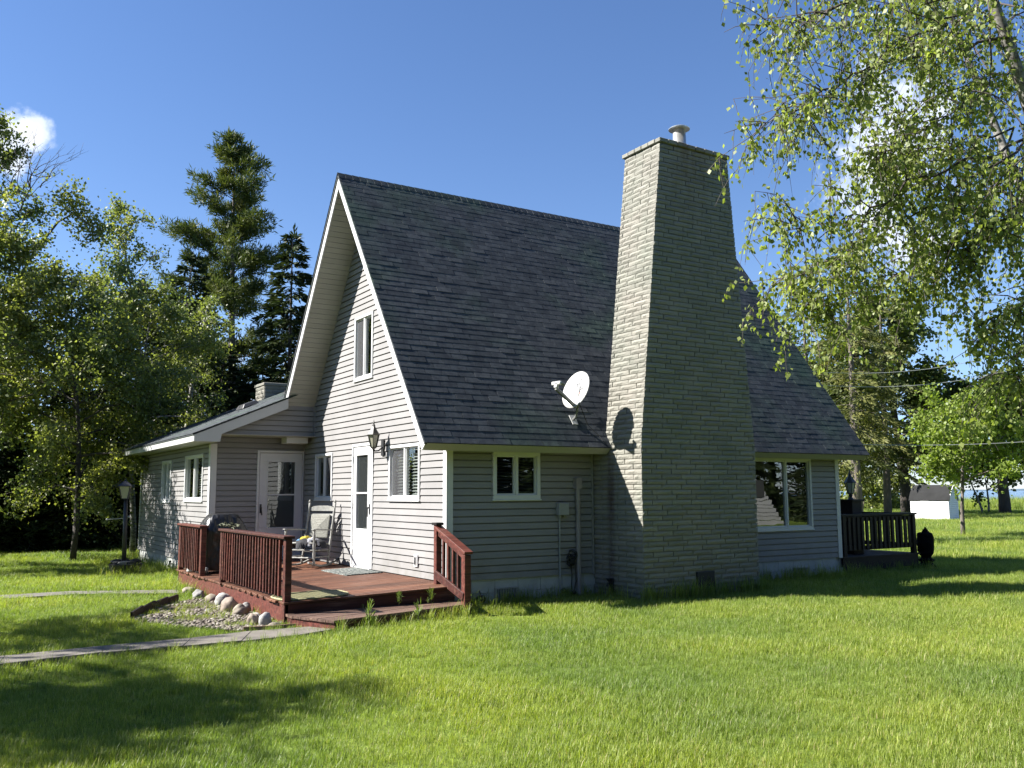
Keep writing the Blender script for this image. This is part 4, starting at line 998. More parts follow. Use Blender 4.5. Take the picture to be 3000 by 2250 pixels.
# dish antenna
DC = Vector((2.01, -.39, 2.81)); MO = Vector((2.10, -.19, 2.35))
dish = thing('satellite_dish', MO, 'white oval satellite dish with feed arm mounted on the shingle roof', 'satellite dish')
dn = Vector((-.95, -.14, .24)).normalized(); du = Vector((0, 0, 1)).cross(dn).normalized()
if du.dot(Vector(_R)) < 0: du = -du
dv = du.cross(dn)
if dv.z < 0: dv = -dv
tl = math.radians(34); a_, b_ = math.cos(tl), math.sin(tl)
d1 = (dv*a_+du*b_); d2 = (du*a_-dv*b_)
if du.x < 0: pass
mb = MB(); nr, nt_ = 6, 32; RA, RB = .305, .262
for side_ in (0, 1):
    base = len(mb.v)
    mb.v.append(tuple(DC-dn*(.045+.006*side_)))
    for j in range(1, nr+1):
        for k in range(nt_):
            a = 2*math.pi*k/nt_; t = j/nr
            mb.v.append(tuple(DC+d1*RA*t*math.cos(a)+d2*RB*t*math.sin(a)-dn*(.045*(1-t*t)+.006*side_)))
    for k in range(nt_): mb.f.append((base, base+1+k, base+1+(k+1) % nt_)); mb.m.append(side_)
    for j in range(nr-1):
        for k in range(nt_): q = base+1+j*nt_; mb.f.append((q+k, q+(k+1) % nt_, q+nt_+(k+1) % nt_, q+nt_+k)); mb.m.append(side_)
A0, B0 = 1+(nr-1)*nt_, 1+nr*nt_+1+(nr-1)*nt_
for k in range(nt_): mb.f.append((A0+k, A0+(k+1) % nt_, B0+(k+1) % nt_, B0+k)); mb.m.append(0)
mb.build('reflector', [M['dish'], M['dishgrey']], dish, True)
# feed arm: from below the dish out to the receiver
low = DC-d1*.20+d2*.13*0-dn*.03+Vector((.03, -.0, -.04))
low = DC-dv*.26-dn*.02; lnb = DC+dn*.40-dv*.06+du*0
mb = MB(); mb.bar(low-dn*.05, lnb-dv*.05, .045, .05); bevel(mb.build('feed_arm', M['dishgrey'], dish), .006)
mb = MB(); mb.bar(lnb-du*.10+dv*.03, lnb+du*.10+dv*.03, .055, .062); mb.bar(lnb-dv*.05, lnb+dv*.03, .075, .05, up=dn); bevel(mb.build('receiver', M['dish'], dish), .02, 3)
mb = MB()
for s_ in (-.08, .08): mb.tube([lnb+du*s_+dv*.03, lnb+du*s_+dv*.03-dn*.09], .026, 10)
mb.build('feed_horn', M['dishgrey'], dish)
mb = MB(); mb.tube([MO+Vector((0, 0, .01)), MO+Vector((-.02, -.10, .05)), MO+Vector((-.02, -.13, .14)), DC-dn*.11-dv*.12], .021, 8); mb.build('mast', M['dishgrey'], dish)
mb = MB(); mb.bar(DC-dn*.06-dv*.20, DC-dn*.06+dv*.05, .12, .06, up=dn); bevel(mb.build('bracket', M['dishgrey'], dish), .006)
mb = MB(); q0 = Vector((2.10, 0, 0))+B1
def rpl(x, s, n): return rp(x, s, n)
sm_ = (MO.y+E_)/math.cos(PH)
mb.hexa([rp(2.05, sm_-.09, .012), rp(2.15, sm_-.09, .012), rp(2.15, sm_+.09, .012), rp(2.05, sm_+.09, .012), rp(2.05, sm_-.09, .022), rp(2.15, sm_-.09, .022), rp(2.15, sm_+.09, .022), rp(2.05, sm_+.09, .022)]); mb.build('mount_plate', M['dish'], dish)
mb = MB(); mb.tube([DC-dn*.1-dv*.15, rp(2.3, .4, .05), rp(2.45, .2, .03), rp(2.52, .02, .03)], .006, 5); mb.tube([DC-dn*.1-dv*.15, rp(2.2, .75, .04), rp(2.5, .8, .03)], .005, 5); mb.build('cable', M['rubber'], dish)
def text(name, s, c, ux, uy, n, size, m_, parent, ext=.001):
    cu = bpy.data.curves.new(name, 'FONT'); cu.body = s; cu.size = size; cu.align_x = 'CENTER'; cu.extrude = ext; cu.materials.append(m_)
    o = bpy.data.objects.new('tmp_text', cu); COL.objects.link(o); bpy.context.view_layer.update(); me = bpy.data.meshes.new_from_object(o.evaluated_get(bpy.context.evaluated_depsgraph_get())); bpy.data.objects.remove(o); me.materials.clear(); me.materials.append(m_); o = bpy.data.objects.new(name, me); COL.objects.link(o); o.parent = parent; o['kind'] = 'stuff'
    off = ORI[parent.name]; mm = Matrix(((ux.x, uy.x, n.x, c.x-off.x), (ux.y, uy.y, n.y, c.y-off.y), (ux.z, uy.z, n.z, c.z-off.z), (0, 0, 0, 1))); o.matrix_local = mm; return o
tx = d1.cross(dn)
if tx.dot(Vector(_R)) < 0: tx = -tx
ty = dn.cross(tx)
text('logo', 'dish', DC+ty*.045-dn*.030, tx, ty, dn, .11, M['logo'], dish)
text('lettering', 'NETWORK', DC-ty*.02-dn*.034, tx, ty, dn, .038, M['logored'], dish)
mb = MB(); lc = DC+ty*.165-dn*.022
arc = [lc+tx*(.055*math.cos(a))+ty*(.028*math.sin(a)) for a in [i*.35-.3 for i in range(13)]]
mb.tube(arc, .003, 4); mb.build('emblem', M['logo'], dish)
text('lettering', 'dish', lnb+dn*.045+dv*.02, du if du.dot(Vector(_R)) > 0 else -du, dv, dn, .035, M['logo'], dish)

# ------------------------------------------------------------------ lamp post with ring of stones
lpx, lpy, GZ = -2.86, 8.62, -.36
lp = thing('lamp_post', (lpx, lpy, -.42), 'black lamp post with milky lantern standing on the lawn left of the cabin', 'lamp post')
mb = MB(); mb.tube([(lpx, lpy, -.45), (lpx-.01, lpy, .5), (lpx-.02, lpy, 1.16)], [.047, .042, .04], 12); mb.build('post', M['dark'], lp, True)
mb = MB(); mb.tube([(lpx-.36, lpy, .745), (lpx, lpy, .765)], .009, 6); mb.lathe((lpx-.36, lpy, .725), [(.008, 0), (.022, .012), (.022, .03), (.008, .042)], 10); mb.lathe((lpx+.05, lpy-.03, .77), [(.008, 0), (.024, .012), (.024, .03), (.008, .045)], 10); mb.build('ladder_bar', M['greybox'], lp)
lt = (lpx-.04, lpy)
mb = MB()
for k in range(4):
    a = k*math.pi/2+.5; ca, sa = math.cos(a), math.sin(a); cb, sb = math.cos(a+math.pi/2), math.sin(a+math.pi/2)
    mb.bar((lt[0]+.08*ca, lt[1]+.08*sa, 1.16), (lt[0]+.15*ca, lt[1]+.15*sa, 1.42), .014, .014); mb.bar((lt[0]+.15*ca, lt[1]+.15*sa, 1.42), (lt[0]+.15*cb, lt[1]+.15*sb, 1.42), .014, .014); mb.bar((lt[0]+.08*ca, lt[1]+.08*sa, 1.16), (lt[0]+.08*cb, lt[1]+.08*sb, 1.16), .014, .014)
mb.build('lantern_frame', M['dark'], lp)
mb = MB(); mb.lathe((lt[0], lt[1], 1.165), [(.072, 0), (.14, .25)], 4, rot=.5); mb.build('pane', M['frost'], lp)
mb = MB(); mb.lathe((lt[0], lt[1], 1.42), [(.20, 0), (.16, .03), (.06, .09), (.02, .12), (.01, .17)], 4, rot=.5)
mb.tube([(lt[0]-.02, lt[1]+.0, 1.5), (lt[0]-.10, lt[1]-.02, 1.53), (lt[0]-.16, lt[1]-.03, 1.46), (lt[0]-.26, lt[1]-.04, 1.42)], .008, 5); mb.build('lantern_cap', M['dark'], lp)
pl_ = thing('planter', (lpx+.0, lpy-.05, -.42), 'dark round tub filled with stones at the foot of the lamp post', 'planter')
mb = MB(); mb.lathe((lpx+.03, lpy, -.44), [(.26, 0), (.30, .16), (.33, .28), (.31, .29), (.28, .26)], 18); mb.build('tub', M['dark'], pl_)
for i in range(9):
    a = i*.72; k_ = rock('stone', (lpx+.03+.19*math.cos(a), lpy+.19*math.sin(a), -.13+rnd.uniform(-.01, .03)), (rnd.uniform(.08, .12), rnd.uniform(.06, .09), .05), 50+i, M['rubber'] if i % 3 else ST[1], pl_, 2)

# ------------------------------------------------------------------ ground
def gmat():
    mt, nt, p = newmat('lawn_ground'); n = noise(nt, .35, 5, .65, coord='World'); n2 = noise(nt, 14, 5, .75, coord='World')
    r = ramp(nt, n.outputs[0], [(.35, (.085, .13, .022)), (.65, (.145, .20, .036))]); r2 = ramp(nt, n2.outputs[0], [(.3, (.55, .55, .55)), (.7, (1.35, 1.3, 1.2))])
    c = mixrgb(nt, 1.0, r.outputs[0], r2.outputs[0], 'MULTIPLY'); nt.links.new(c, p.inputs['Base Color']); p.inputs['Roughness'].default_value = .95; p.inputs['Specular IOR Level'].default_value = .1
    bump(nt, n2.outputs[0], p, .8, .06); return mt
M['ground'] = gmat()
LD = Vector((math.sin(math.radians(58)), math.cos(math.radians(58)), 0)); LP = Vector((LD.y, -LD.x, 0))
CG = Vector((CAM[0], CAM[1], 0)); SH = 104
def gh(x, y):                                      # gentle unevenness of the lawn
    return GZ+.012*math.sin(x*.9+1)*math.sin(y*.7)+.02*math.sin(x*.23)*math.sin(y*.31+2)-(.06*max(0, min(1, (y-4)/6)) if x < -1.8 else 0)
def axis(lo, hi, fine_lo, fine_hi, st):
    v = [fine_lo+i*st for i in range(int((fine_hi-fine_lo)/st)+1)]; q = st*2; a = fine_lo
    while a > lo: a -= q; q *= 1.7; v.insert(0, max(a, lo))
    q = st*2; a = v[-1]
    while a < hi: a += q; q *= 1.7; v.append(min(a, hi))
    return v
def ground():
    us = axis(-1500, SH, -6, SH, 1.6); vs = axis(-1500, 1500, -60, 60, 1.6)
    mb = MB()
    for v in vs:
        for u in us:
            p = CG+LD*u+LP*v; d = math.hypot(u, v); z = gh(p.x, p.y) if d < 80 else GZ
            if u > SH-8: z = GZ-.25*(u-SH+8)*.12
            mb.v.append((p.x, p.y, z))
    nu = len(us)
    for j in range(len(vs)-1):
        for i in range(nu-1): a = j*nu+i; mb.f.append((a, a+1, a+nu+1, a+nu)); mb.m.append(0)
    # the bank down to the water
    for j in range(len(vs)-1):
        a = CG+LD*SH+LP*vs[j]; b = CG+LD*SH+LP*vs[j+1]; mb.poly([(a.x, a.y, GZ-.24), (b.x, b.y, GZ-.24), (b.x+LD.x*8, b.y+LD.y*8, -3.4), (a.x+LD.x*8, a.y+LD.y*8, -3.4)])
    return mb.build('lawn', M['ground'], None, True)
tag(ground(), kind='structure', label='wide green lawn round the cabin running down to the lake')
mt, nt, p = newmat('lake_water'); p.inputs['Base Color'].default_value = (.03, .075, .13, 1); p.inputs['Roughness'].default_value = .15
n = noise(nt, .55, 5, .7, coord='World', stretch=(1, 1, 1)); bump(nt, n.outputs[0], p, .9, .5); p.inputs['Specular IOR Level'].default_value = .5
mb = MB(); a = CG+LD*(SH-4); k = 12000
P4 = [a+LP*-k, a+LP*k, a+LP*k+LD*k*2, a-LP*k+LD*k*2]; mb.poly([(q.x, q.y, -2.2) for q in P4]); tag(mb.build('lake', mt), 'blue rippled lake beyond the lawn', kind='structure')
mb = MB(); r = random.Random(4); a = CG+LD*9000; prev = None
for i in range(60):
    q = a+LP*(-9000+300*i); h = r.uniform(6, 16)*min(1, i/14); 
    if prev: mb.poly([(prev[0].x, prev[0].y, -2), (q.x, q.y, -2), (q.x, q.y, h), (prev[0].x, prev[0].y, prev[1])]); mb.poly([(q.x, q.y, h), (prev[0].x, prev[0].y, prev[1]), (prev[0].x+LD.x*900, prev[0].y+LD.y*900, prev[1]), (q.x+LD.x*900, q.y+LD.y*900, h)])
    prev = (q, h)
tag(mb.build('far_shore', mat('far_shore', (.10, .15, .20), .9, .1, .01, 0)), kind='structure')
# concrete path and its slabs
M['path'] = mat('worn_concrete', (.125, .11, .092), .9, .25, 3, .7, .006, fine=30)
pth = MB(); up = [(-8.5, -1.02), (-6.5, -1.05), (-5.5, -1.12), (-4.6, -1.02), (-3.7, -1.0), (-3.0, -.86), (-2.5, -.90), (-2.0, -.95)]; lo = [(-8.5, -1.62), (-6.5, -1.62), (-5.58, -1.60), (-4.67, -1.46), (-3.9, -1.50), (-3.3, -1.52), (-2.7, -1.48), (-1.95, -1.2)]
pobj = tag(bpy.data.objects.new('path', None), 'pale concrete slab path leading from the deck step across the lawn', kind='structure'); COL.objects.link(pobj); ORI['path'] = Vector((0, 0, 0))
for i in range(7):
    mb = MB(); g = .003; (xa, ya), (xb, yb) = up[i], up[i+1]; (xc, yc), (xd, yd) = lo[i], lo[i+1]; g = .0; t = rnd.uniform(-.002, .002)
    z1 = GZ+.045+t; mb.hexa([(xc+g, yc, GZ-.05), (xd-g, yd, GZ-.05), (xb-g, yb, GZ-.05), (xa+g, ya, GZ-.05), (xc+g, yc, z1), (xd-g, yd, z1+.004), (xb-g, yb, z1), (xa+g, ya, z1)])
    bevel(mb.build('slab', M['path'], pobj), .004)
mb = MB(); fp = [(-6.4, 4.5, 5.2), (-5.2, 4.72, 5.35), (-4.2, 4.75, 5.3), (-3.4, 4.3, 4.85), (-2.7, 3.9, 4.5)]
for (x0, a0, b0), (x1, a1, b1) in zip(fp, fp[1:]): mb.poly([(x0, a0, gh(x0, a0)+.03), (x1, a1, gh(x1, a1)+.03), (x1, b1, gh(x1, b1)+.03), (x0, b0, gh(x0, b0)+.03)])
tag(mb.build('gravel_path', mat('fine_gravel', (.14, .13, .11), .95, .35, 30, .9, .02, fine=70)), 'narrow gravel strip crossing the lawn behind the boulder bed', kind='structure')
# bed of gravel and boulders beside the deck
bed = [(-3.95, 1.2), (-3.5, 2.1), (-3.05, 2.75), (-2.5, 3.2), (-2.47, -.45), (-2.75, -.72), (-3.1, -.65), (-3.5, -.05), (-3.9, .7)]
mb = MB(); mb.poly([(x, y, GZ+.026) for x, y in bed]); tag(mb.build('gravel_bed', mat('bed_gravel', (.085, .066, .045), .95, .4, 22, 1.0, .03, fine=60)), 'gravel bed between boulders and lawn beside the deck', kind='structure')
import bmesh
def inpoly(x, y, P):
    c = False; j = len(P)-1
    for i in range(len(P)):
        if (P[i][1] > y) != (P[j][1] > y) and x < (P[j][0]-P[i][0])*(y-P[i][1])/(P[j][1]-P[i][1])+P[i][0]: c = not c
        j = i
    return c
def scatter_mesh(name, base, pts, mt, kind='stuff', label=None):   # many pebbles in one mesh
    bv = np.array([v for v in base.v]); bf = base.f; V = []; Fc = []; r = random.Random(2)
    for (x, y, z, s) in pts:
        a = r.uniform(0, 6.3); c_, s_ = math.cos(a), math.sin(a); k = np.array([s*r.uniform(.7, 1.3), s*r.uniform(.7, 1.3), s*r.uniform(.5, .8)])
        q = bv*k; qq = np.stack([q[:, 0]*c_-q[:, 1]*s_+x, q[:, 0]*s_+q[:, 1]*c_+y, q[:, 2]+z], 1); n = len(V)*len(bv); V.append(qq); Fc += [tuple(n+i for i in f) for f in bf]
    me = bpy.data.meshes.new(name); me.from_pydata(np.concatenate(V).tolist(), [], Fc); me.materials.append(mt); me.polygons.foreach_set('use_smooth', [True]*len(me.polygons))
    o = link(name, me); tag(o, label, kind=kind); return o
peb = MB(); bm = bmesh.new(); bmesh.ops.create_icosphere(bm, subdivisions=1, radius=1); bm.verts.ensure_lookup_table()
peb.v = [tuple(v.co) for v in bm.verts]; peb.f = [tuple(v.index for v in f.verts) for f in bm.faces]; bm.free()
mt, nt, p = newmat('pebbles'); rr = ramp(nt, rand_id(nt), [(0, (.05, .038, .026)), (.4, (.115, .092, .068)), (.75, (.17, .142, .112)), (1, (.25, .225, .19))]); nt.links.new(rr.outputs[0], p.inputs['Base Color']); p.inputs['Roughness'].default_value = .75
r = random.Random(12); pts = []
while len(pts) < 1500:
    x, y = r.uniform(-4, -2.45), r.uniform(-.75, 3.1)
    if inpoly(x, y, bed) and (y < 1.6 or r.random() < .3) and (math.sin(x*5+y*3)+math.sin(y*6-x*2) > -.9): pts.append((x, y, GZ+.03, r.choice((.012, .016, .02, .03, .036))))
scatter_mesh('pebbles', peb, pts, mt, label='loose pale pebbles filling the bed beside the deck')
BLD = [(-2.62, 3.90, .11, .10, .07, 0), (-2.66, 3.12, .11, .09, .085, 1), (-2.63, 2.50, .10, .085, .075, 0), (-2.60, 1.98, .10, .10, .11, 3), (-2.73, 1.10, .118, .115, .135, 2), (-2.68, .76, .13, .10, .095, 0), (-2.56, .93, .065, .06, .10, 1), (-2.58, .38, .10, .06, .05, 3), (-2.79, -.20, .07, .07, .085, 2), (-2.70, -.42, .09, .07, .11, 3), (-2.68, -.68, .12, .06, .05, 0), (-2.95, 1.35, .06, .05, .035, 1)]
BL = ['flat tan boulder at the far end of the row along the deck', 'grey boulder second from the far end of the deck row', 'rounded tan boulder below the near railing post', 'pale oval boulder wedged behind the biggest one',
      'biggest rounded pinkish boulder against the deck skirt', 'broad tan boulder in front of the biggest one', 'small grey stone tight against the deck skirt', 'low white stone half hidden between boulders', 'small rough brown boulder near the deck corner', 'upright white wedge-shaped boulder near the deck corner', 'long flat tan stone lying at the deck corner', 'small grey stone lying out in the gravel']
for i, (x, y, sx_, sy_, sz_, k) in enumerate(BLD):
    o = rock('boulder', (x, y, GZ+sz_*.72), (sx_, sy_, sz_), 70+i, ST[k], None, 3, rnd.uniform(0, 3)); tag(o, BL[i], 'boulder', 'boulders along the deck')
mb = MB(); pe = [(-3.97, 1.1), (-3.75, 1.6), (-3.5, 2.1), (-3.25, 2.5), (-3.05, 2.75)]
for (xa, ya), (xb, yb) in zip(pe, pe[1:]): mb.bar((xa, ya, GZ+.05), (xb, yb, GZ+.07), .03, .13)
tag(mb.build('garden_edging', M['brownwood']), 'dark curved wooden edging board along the gravel bed', 'edging')
mb = MB(); pe = [(-3.05, -.70), (-2.75, -.76), (-2.45, -.78)]
for (xa, ya), (xb, yb) in zip(pe, pe[1:]): mb.bar((xa, ya, GZ+.03), (xb, yb, GZ+.03), .03, .08)
tag(mb.build('garden_edging', M['step']), 'short faded edging board at the near corner of the gravel bed', 'edging')

# ------------------------------------------------------------------ back deck, statue, shed, wires
bd = thing('back_deck', (9.8, 1.2, -.36), 'shaded dark brown deck with baluster railing at the far end of the cabin', 'deck')
bx0, bx1 = 8.58, 10.95
y = -.02
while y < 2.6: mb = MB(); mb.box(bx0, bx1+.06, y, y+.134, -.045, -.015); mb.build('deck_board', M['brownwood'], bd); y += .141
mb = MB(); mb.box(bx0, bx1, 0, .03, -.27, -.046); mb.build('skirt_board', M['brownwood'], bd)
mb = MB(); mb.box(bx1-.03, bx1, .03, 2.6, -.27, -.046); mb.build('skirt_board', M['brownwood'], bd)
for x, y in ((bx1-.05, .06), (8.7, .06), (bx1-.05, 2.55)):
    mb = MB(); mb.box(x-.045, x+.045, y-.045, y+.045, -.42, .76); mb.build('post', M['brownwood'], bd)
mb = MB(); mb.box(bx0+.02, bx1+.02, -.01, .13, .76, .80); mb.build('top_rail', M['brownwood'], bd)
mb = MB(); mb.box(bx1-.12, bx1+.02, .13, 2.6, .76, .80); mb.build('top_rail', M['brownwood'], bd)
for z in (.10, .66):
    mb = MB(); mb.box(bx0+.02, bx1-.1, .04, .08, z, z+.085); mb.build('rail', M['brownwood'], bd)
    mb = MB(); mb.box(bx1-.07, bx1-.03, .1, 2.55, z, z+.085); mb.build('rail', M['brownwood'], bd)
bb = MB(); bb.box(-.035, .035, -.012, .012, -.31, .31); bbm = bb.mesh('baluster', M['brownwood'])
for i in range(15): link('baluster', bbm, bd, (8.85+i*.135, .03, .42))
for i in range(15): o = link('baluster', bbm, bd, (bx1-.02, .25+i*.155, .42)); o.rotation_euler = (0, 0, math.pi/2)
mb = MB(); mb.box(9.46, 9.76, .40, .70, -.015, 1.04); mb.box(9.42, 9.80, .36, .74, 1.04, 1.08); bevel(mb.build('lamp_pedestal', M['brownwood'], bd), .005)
ll = thing('deck_lantern', (9.62, .55, 1.08), 'black coach lantern on a square pedestal of the back deck', 'lamp')
mb = MB(); mb.lathe((9.62, .55, 1.08), [(.07, 0), (.05, .02), (.03, .05), (.045, .08), (.03, .11)], 10); mb.build('base', M['dark'], ll)
lantern(ll, (9.77, 1.1, 1.30), 1.75, 'glasslamp') if False else None
M['lampglass'] = mat('pale_lamp_glass', (.3, .33, .34), .2, .05, 6, 0)
lantern(ll, (9.62, .55, 1.20), 1.1, 'lampglass')
M['char'] = mat('blackened_wood', (.006, .005, .005), .95, .5, 12, .9, .02, spec=.1); M['darkroof'] = mat('dark_shed_roof', (.011, .011, .011), .95, .5, 1.2, 0)
# carved statue
st = thing('wood_carving', (11.25, .02, -.38), 'dark carved wooden figure silhouetted on the lawn beside the back deck', 'statue')
mb = MB(); mb.lathe((11.25, .02, -.40), [(.24, 0), (.22, .05), (.16, .13), (.11, .18), (.155, .21), (.16, .24), (.10, .27), (.10, .31)], 11); mb.build('pedestal', M['char'], st)
mb = MB(); mb.lathe((11.25, .02, -.10), [(.10, 0), (.145, .05), (.155, .12), (.17, .28), (.165, .38), (.15, .47), (.11, .49), (.06, .48)], 11)
mb.v = [(x+.012*math.sin(z*31), y, z+.0) for x, y, z in mb.v]; mb.build('body', M['char'], st)
mb = MB(); c = Vector((11.25, .02, .40)); mb.lathe(c+Vector((.02, 0, -.05)), [(.08, 0), (.075, .05), (.04, .10), (.008, .15)], 7); mb.bar(c+Vector((.0, 0, .0)), c+Vector((-.07, -.02, .03)), .05, .05); mb.build('head', M['char'], st)
for s_ in (-1, 1):
    mb = MB(); mb.hexa([(11.25+s_*.10, -.06, .30), (11.25+s_*.155, -.06, .28), (11.25+s_*.17, .08, .0), (11.25+s_*.10, .08, -.02), (11.25+s_*.08, .10, .37), (11.25+s_*.15, .10, .33), (11.25+s_*.17, .12, .0), (11.25+s_*.11, .12, -.02)]); bevel(mb.build('wing', M['char'], st), .02)
# gambrel shed: local frame, long side towards the sun
shed = thing('garden_shed', (39.76, 18.19, -.4), 'small white barn shaped garden shed with dark gambrel roof near the lake', 'shed')
SV = Vector((-.857, -.515, 0)).normalized()     # along the long side, leftwards in the picture
def shedbuild():
    o = Vector((39.76, 18.19, -.42))+Vector(_R)*.75; vw = Vector((CAM[0]-o.x, CAM[1]-o.y, 0)).normalized(); rt_ = Vector((-vw.y, vw.x, 0))
    if rt_.dot(Vector(_R)) < 0: rt_ = -rt_
    ex = (-rt_*.86-vw*.0+vw*-.52).normalized(); ex = (-rt_*.92-vw*.38).normalized()     # long wall goes left and away
    ey = Vector((-ex.y, ex.x, 0)); ey = ey if ey.dot(rt_) > 0 else -ey                   # gable end goes right
    P = lambda a, b, z: o+ex*a+ey*b+Vector((0, 0, z))
    Lw, Gw, wh = 2.1, 1.22, 1.12
    prof = [(0, wh), (.12*Gw*1.2, 1.52), (Gw*.5, 1.95), (Gw-.12*Gw*1.2, 1.52), (Gw, wh)]
    b = MB(); n = 11
    for i in range(n):
        z0 = wh*i/n; z1 = wh*(i+1)/n-.008
        b.poly([P(0, 0, z0)-ey*.02, P(Lw, 0, z0)-ey*.02, P(Lw, 0, z1), P(0, 0, z1)]); b.poly([P(0, 0, z0)-ex*.02, P(0, Gw, z0)-ex*.02, P(0, Gw, z1), P(0, 0, z1)])
    b.poly([P(Lw, 0, 0), P(Lw, Gw, 0), P(Lw, Gw, wh), P(Lw, 0, wh)]); b.poly([P(0, Gw, 0), P(Lw, Gw, 0), P(Lw, Gw, wh), P(0, Gw, wh)])
    def w_at(z):
        pr = [(wh, 0), (1.52, .144*Gw), (1.95, .5*Gw)]
        for (z0, a0), (z1, a1) in zip(pr, pr[1:]):
            if z <= z1: t = (z-z0)/(z1-z0); return a0+(a1-a0)*t
        return .5*Gw
    z = wh
    while z < 1.93:
        z1 = min(z+.1, 1.95); a0, a1 = w_at(z), w_at(z1); b.poly([P(0, a0, z)-ex*.02, P(0, Gw-a0, z)-ex*.02, P(0, Gw-a1, z1-.006), P(0, a1, z1-.006)]); z = z1
    b.build('wall', M['trim'], shed)
    b = MB()
    for (a0, z0), (a1, z1) in zip(prof, prof[1:]):
        e0 = -.05 if a0 == 0 else 0; e1 = .05 if a1 == Gw else 0
        b.hexa([P(-.07, a0+e0, z0), P(Lw+.07, a0+e0, z0), P(Lw+.07, a1+e1, z1), P(-.07, a1+e1, z1), P(-.07, a0+e0, z0+.04), P(Lw+.07, a0+e0, z0+.04), P(Lw+.07, a1+e1, z1+.04), P(-.07, a1+e1, z1+.04)])
    b.build('roof', M['darkroof'], shed)
    b = MB(); b.hexa([P(1.3, -1.3, .02), P(3.2, -1.3, .02), P(3.2, -.1, .02), P(1.3, -.1, .02), P(1.3, -1.3, .12), P(3.2, -1.3, .12), P(3.2, -.1, .16), P(1.3, -.1, .16)]); b.build('ramp', M['trim'], shed)
    b = MB()
    for (a0, z0), (a1, z1) in zip(prof, prof[1:]): b.bar(P(-.06, a0, z0), P(-.06, a1, z1), .03, .06)
    b.build('rake_trim', M['trim'], shed)
shedbuild()
for (pa, pb, lab) in (((9.26, 1.0, 3.78), (33.0, -36.2, 5.6), 'upper grey cable stretching right from the roof edge'), ((9.38, .92, 3.50), (33.1, -36.3, 5.0), 'middle grey cable just under the upper one'), ((9.0, -.1, 2.10), (28, -35, 3.4), 'lowest grey cable leaving the eave corner')):
    pass
def wire(p0, p1, d0, d1, label, sag=.15):
    a = Vector(CAM+pxdir(*p0)*d0); b = Vector(CAM+pxdir(*p1)*d1); d = b-a; a2 = a-d*.1; b2 = b+d*1.2
    mb = MB(); mb.tube([a2.lerp(b2, t)+Vector((0, 0, -sag*4*t*(1-t))) for t in [i/16 for i in range(17)]], .0065, 5); tag(mb.build('overhead_wire', M['wire']), label, 'wire', 'overhead wires')
wire((2388, 1083), (2700, 1047), 21, 24, 'uppermost thin grey wire crossing the dark pines right of the roof', .3)
wire((2410, 1122), (2735, 1088), 21, 24, 'thin grey wire just below the uppermost one right of the roof', .3)
wire((2540, 1298), (3000, 1268), 20, 23, 'lowest thin grey wire running right from the eave corner', .2)
# ------------------------------------------------------------------ trees
def card_mesh(name, C, D, S, w, mt, rng, fold=.25, droop=None, mode='leaf'):
    """many small folded leaves: C centres, D directions, S lengths, w width ratio"""
    N = len(C); D = D/np.linalg.norm(D, axis=1)[:, None]
    Rv = rng.normal(size=(N, 3)); sd = np.cross(D, Rv); sd /= np.linalg.norm(sd, axis=1)[:, None]; up = np.cross(sd, D)
    S = S[:, None]; b = C; t = C+D*S; mid = C+D*S*(.42 if mode == 'leaf' else .5)+up*S*fold*w
    v = np.stack([b, mid+sd*S*w*.5-up*S*fold*w*1.2, t, mid-sd*S*w*.5-up*S*fold*w*1.2], 1).reshape(-1, 3)
    i = np.arange(N)[:, None]*4; f = np.concatenate([i, i+1, i+2, i, i+2, i+3], 1).reshape(-1).astype(np.int32)
    me = bpy.data.meshes.new(name); me.vertices.add(N*4); me.vertices.foreach_set('co', v.astype(np.float32).ravel())
    me.loops.add(len(f)); me.loops.foreach_set('vertex_index', f); me.polygons.add(N*2)
    me.polygons.foreach_set('loop_start', np.arange(0, N*6, 3, dtype=np.int32)); me.materials.append(mt); me.update(calc_edges=True); me.validate(); return me
def unit(a): return a/np.linalg.norm(a)
def polyl(p0, d, L, n, rng, bend=(0, 0, 0), wob=.12):
    pts = [np.array(p0, float)]; d = unit(np.array(d, float))
    for i in range(n): d = unit(d+np.array(bend)/n+rng.normal(size=3)*wob); pts.append(pts[-1]+d*L/n)
    return pts
BARK = mat('grey_bark', (.12, .10, .085), .9, .3, 9, .8, .02, stretch=(1, 1, .3))
BARKD = mat('dark_bark', (.055, .045, .04), .9, .3, 9, .8, .02, stretch=(1, 1, .3))
mt_, nt_, p_ = newmat('birch_bark'); n_ = noise(nt_, 6, 5, .7, coord='World', stretch=(1, 1, 3)); r_ = ramp(nt_, n_.outputs[0], [(.4, (.04, .035, .03)), (.5, (.17, .16, .145)), (.7, (.30, .29, .27))]); nt_.links.new(r_.outputs[0], p_.inputs['Base Color']); p_.inputs['Roughness'].default_value = .7
BARKW = mt_
L_BIRCH = leafmat('birch_leaves', (.12, .155, .035), (.30, .34, .115), .50)
L_LEFT = leafmat('aspen_leaves', (.085, .105, .034), (.245, .27, .105), .42, big=.5)
L_DARK = leafmat('maple_leaves_dark', (.05, .075, .018), (.12, .15, .04), .4, big=.6)
L_MAPLE = leafmat('young_maple_leaves', (.12, .17, .028), (.22, .27, .06), .45)
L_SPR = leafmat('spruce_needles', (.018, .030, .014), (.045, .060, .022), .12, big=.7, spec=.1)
L_PINE = leafmat('pine_needles', (.040, .060, .024), (.12, .135, .045), .22, big=.9, spec=.1)
L_CED = leafmat('cedar_foliage', (.06, .072, .03), (.15, .155, .06), .25, big=.5, spec=.1)
